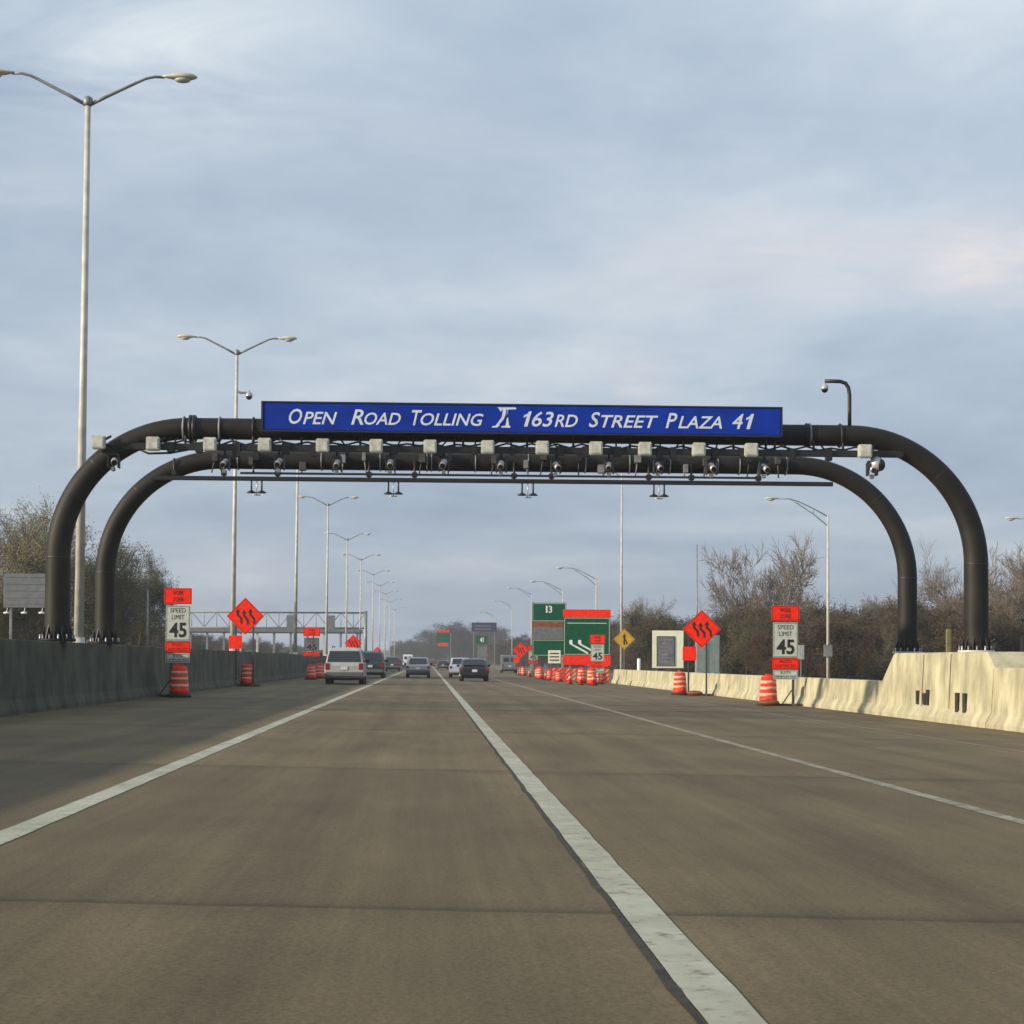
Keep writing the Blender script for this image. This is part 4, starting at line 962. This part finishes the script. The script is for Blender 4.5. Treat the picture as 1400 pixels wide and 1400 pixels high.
for k in range(26):       # wood running on towards the horizon on the right
    D = 200 + k * 17; X = 24 + rnd.uniform(-3, 8)
    px = 585 + X * F / D
    place_tree(THK, rnd.randrange(4), px, D, rnd.uniform(6, 9), 'distant brownish tree in the far belt right of the road', group='far trees right of the road', sx=1.3)
for k in range(30):       # far left
    D = 190 + k * 16; X = -40 + rnd.uniform(-10, 3); px = 585 + X * F / D
    place_tree(THK, rnd.randrange(4), px, D, rnd.uniform(5, 8), 'distant brownish tree in the far belt left of the opposing road', group='far trees left of the road', sx=1.3)
for k in range(16):       # closing the view at the end of the road
    px = 545 + k * 12 + rnd.uniform(-4, 4)
    place_tree(THK, 3 if k % 2 else 1, px, 720 + rnd.uniform(-50, 50), rnd.uniform(10, 14) * (1.25 if 600 < px < 680 else .9), 'hazy far tree closing the view at the end of the road', group='hazy trees at the end of the road', sx=1.5)

# ------------------------------------------------------------------ air
hb = MB().box(-420, 420, -60, 1050, -1.8, 40).build('haze', 'glass'); hb.data.materials.clear()
hm = bpy.data.materials.new('thin_haze'); hm.use_nodes = True; nt = hm.node_tree
nt.nodes.remove(nt.nodes['Principled BSDF']); pv = nt.nodes.new('ShaderNodeVolumePrincipled')
pv.inputs['Color'].default_value = (.80, .86, .93, 1); pv.inputs['Density'].default_value = .0004; pv.inputs['Anisotropy'].default_value = .2
nt.links.new(pv.outputs[0], nt.nodes['Material Output'].inputs['Volume']); hb.data.materials.append(hm); tag(hb, kind='stuff')

# ------------------------------------------------------------------ light and sky
SUN = Vector((-.90, -.34, .28)).normalized()
el = math.asin(SUN.z); az = math.atan2(SUN.x, SUN.y)
ld = bpy.data.lights.new('sun', 'SUN'); ld.energy = 4.2; ld.angle = R(1.0); ld.color = (1, .86, .66)
lo = bpy.data.objects.new('sun', ld); COL.objects.link(lo); lo.rotation_euler = SUN.to_track_quat('Z', 'Y').to_euler()
w = bpy.data.worlds.new('World'); scene.world = w; w.use_nodes = True; nt = w.node_tree; N = nt.nodes; L = nt.links
bg = N['Background']; bg.inputs['Strength'].default_value = .10
sky = N.new('ShaderNodeTexSky'); sky.sky_type = 'NISHITA'; sky.sun_disc = False; sky.sun_elevation = el; sky.sun_rotation = az; sky.dust_density = 2
tc = N.new('ShaderNodeTexCoord'); sp = N.new('ShaderNodeSeparateXYZ'); L.new(tc.outputs['Generated'], sp.inputs[0])
def mth(op, a, b=None, c=None):
    n = N.new('ShaderNodeMath'); n.operation = op
    for i, v in enumerate((a, b, c)):
        if v is None: continue
        if isinstance(v, (int, float)): n.inputs[i].default_value = v
        else: L.new(v, n.inputs[i])
    return n.outputs[0]
zz = mth('ADD', mth('MAXIMUM', sp.outputs[2], 0), .16)
cv = N.new('ShaderNodeCombineXYZ'); L.new(mth('DIVIDE', sp.outputs[0], zz), cv.inputs[0]); L.new(mth('DIVIDE', sp.outputs[1], zz), cv.inputs[1])
def wn(scale, loc, st, det=8, rough=.55, dist=.4):
    mp = N.new('ShaderNodeMapping'); mp.inputs['Location'].default_value = loc; mp.inputs['Scale'].default_value = st; L.new(cv.outputs[0], mp.inputs['Vector'])
    n = N.new('ShaderNodeTexNoise'); n.inputs['Scale'].default_value = scale; n.inputs['Detail'].default_value = det; n.inputs['Roughness'].default_value = rough; n.inputs['Distortion'].default_value = dist
    L.new(mp.outputs[0], n.inputs['Vector']); return n.outputs['Fac']
def wramp(f, st):
    r = N.new('ShaderNodeValToRGB'); e = r.color_ramp.elements
    while len(e) < len(st): e.new(.5)
    for q, (p, c) in zip(e, st): q.position = p; q.color = (*c, 1)
    L.new(f, r.inputs[0]); return r.outputs[0]
k = 10.0
tone = wramp(wn(1.0, (3.1, 1.7, 0), (.95, .95, 1), 10, .58, .25), [(.32, (.270, .338, .440)), (.45, (.325, .392, .485)), (.56, (.395, .458, .535)), (.70, (.52, .565, .615))])
det = wramp(wn(5.5, (1.3, 4.2, 0), (1.3, .9, 1), 9, .62, .5), [(.30, (.95, .955, .965)), (.70, (1.05, 1.045, 1.035))])
m0 = N.new('ShaderNodeMix'); m0.data_type = 'RGBA'; m0.blend_type = 'MULTIPLY'; m0.inputs[0].default_value = 1; L.new(tone, m0.inputs[6]); L.new(det, m0.inputs[7]); tone = m0.outputs[2]
grad = wramp(sp.outputs[2], [(0.0, (.80, .80, .84)), (.08, (.86, .87, .90)), (.2, (1.0, 1.0, 1.0)), (.36, (1.16, 1.15, 1.12)), (1, (1.15, 1.15, 1.12))])
mm = N.new('ShaderNodeMix'); mm.data_type = 'RGBA'; mm.blend_type = 'MULTIPLY'; mm.inputs[0].default_value = 1; L.new(tone, mm.inputs[6]); L.new(grad, mm.inputs[7])
def blob(px, py, wx, wy, strength, prev, col, nscale=3.2):
    d = (at(px, py, 1000) - CAM).normalized(); rt = Vector((d.y, -d.x, 0)).normalized(); upv = rt.cross(d)
    def dot(v, k):
        n = N.new('ShaderNodeVectorMath'); n.operation = 'DOT_PRODUCT'; n.inputs[1].default_value = v; L.new(tc.outputs['Generated'], n.inputs[0])
        return mth('MULTIPLY', n.outputs['Value'], k)
    a = dot(rt, F / wx); b = mth('SUBTRACT', dot(upv, F / wy), 0)
    b0 = 0.0; q = mth('ADD', mth('MULTIPLY', a, a), mth('MULTIPLY', b, b))
    f = mth('POWER', 2.718, mth('MULTIPLY', q, -1))
    front = mth('GREATER_THAN', dot(d, 1.0), 0.0)
    nz = wn(nscale, (px * .01, py * .013, 0), (.7, 1.6, 1), 9, .62, .6)
    nf = wramp(nz, [(.36, (0, 0, 0)), (.64, (1, 1, 1))])
    m = N.new('ShaderNodeMix'); m.data_type = 'RGBA'; L.new(mth('MULTIPLY', mth('MULTIPLY', mth('MULTIPLY', f, front), nf), strength), m.inputs[0])
    L.new(prev, m.inputs[6]); m.inputs[7].default_value = (*col, 1); return m.outputs[2]
cl = mm.outputs[2]
for args in ((170, 50, 240, 120, .95, (.70, .745, .755), 2.6), (620, 190, 260, 60, .45, (.54, .58, .62), 2.6), (1150, 345, 270, 60, .95, (.55, .55, .59), 3.6), (1340, 350, 85, 48, 1.0, (.69, .63, .62), 4.2), (870, 515, 32, 26, .7, (.60, .555, .56), 6.0), (30, 268, 120, 30, .5, (.56, .58, .60), 3.0), (950, 180, 320, 60, .5, (.31, .37, .48), 2.4)):
    cl = blob(args[0], args[1], args[2], args[3], args[4], cl, args[5], args[6])
sc = N.new('ShaderNodeVectorMath'); sc.operation = 'SCALE'; sc.inputs['Scale'].default_value = k; L.new(cl, sc.inputs[0])
cov = N.new('ShaderNodeMix'); cov.data_type = 'RGBA'; cov.inputs[0].default_value = .88
L.new(sky.outputs[0], cov.inputs[6]); L.new(sc.outputs[0], cov.inputs[7]); L.new(cov.outputs[2], bg.inputs['Color'])
vs = scene.view_settings; vs.view_transform = 'Standard'; vs.look = 'None'; vs.gamma = 1; vs.exposure = .45; vs.use_curve_mapping = False
scene.render.engine = 'CYCLES'; scene.cycles.volume_bounces = 0; scene.cycles.max_bounces = 6
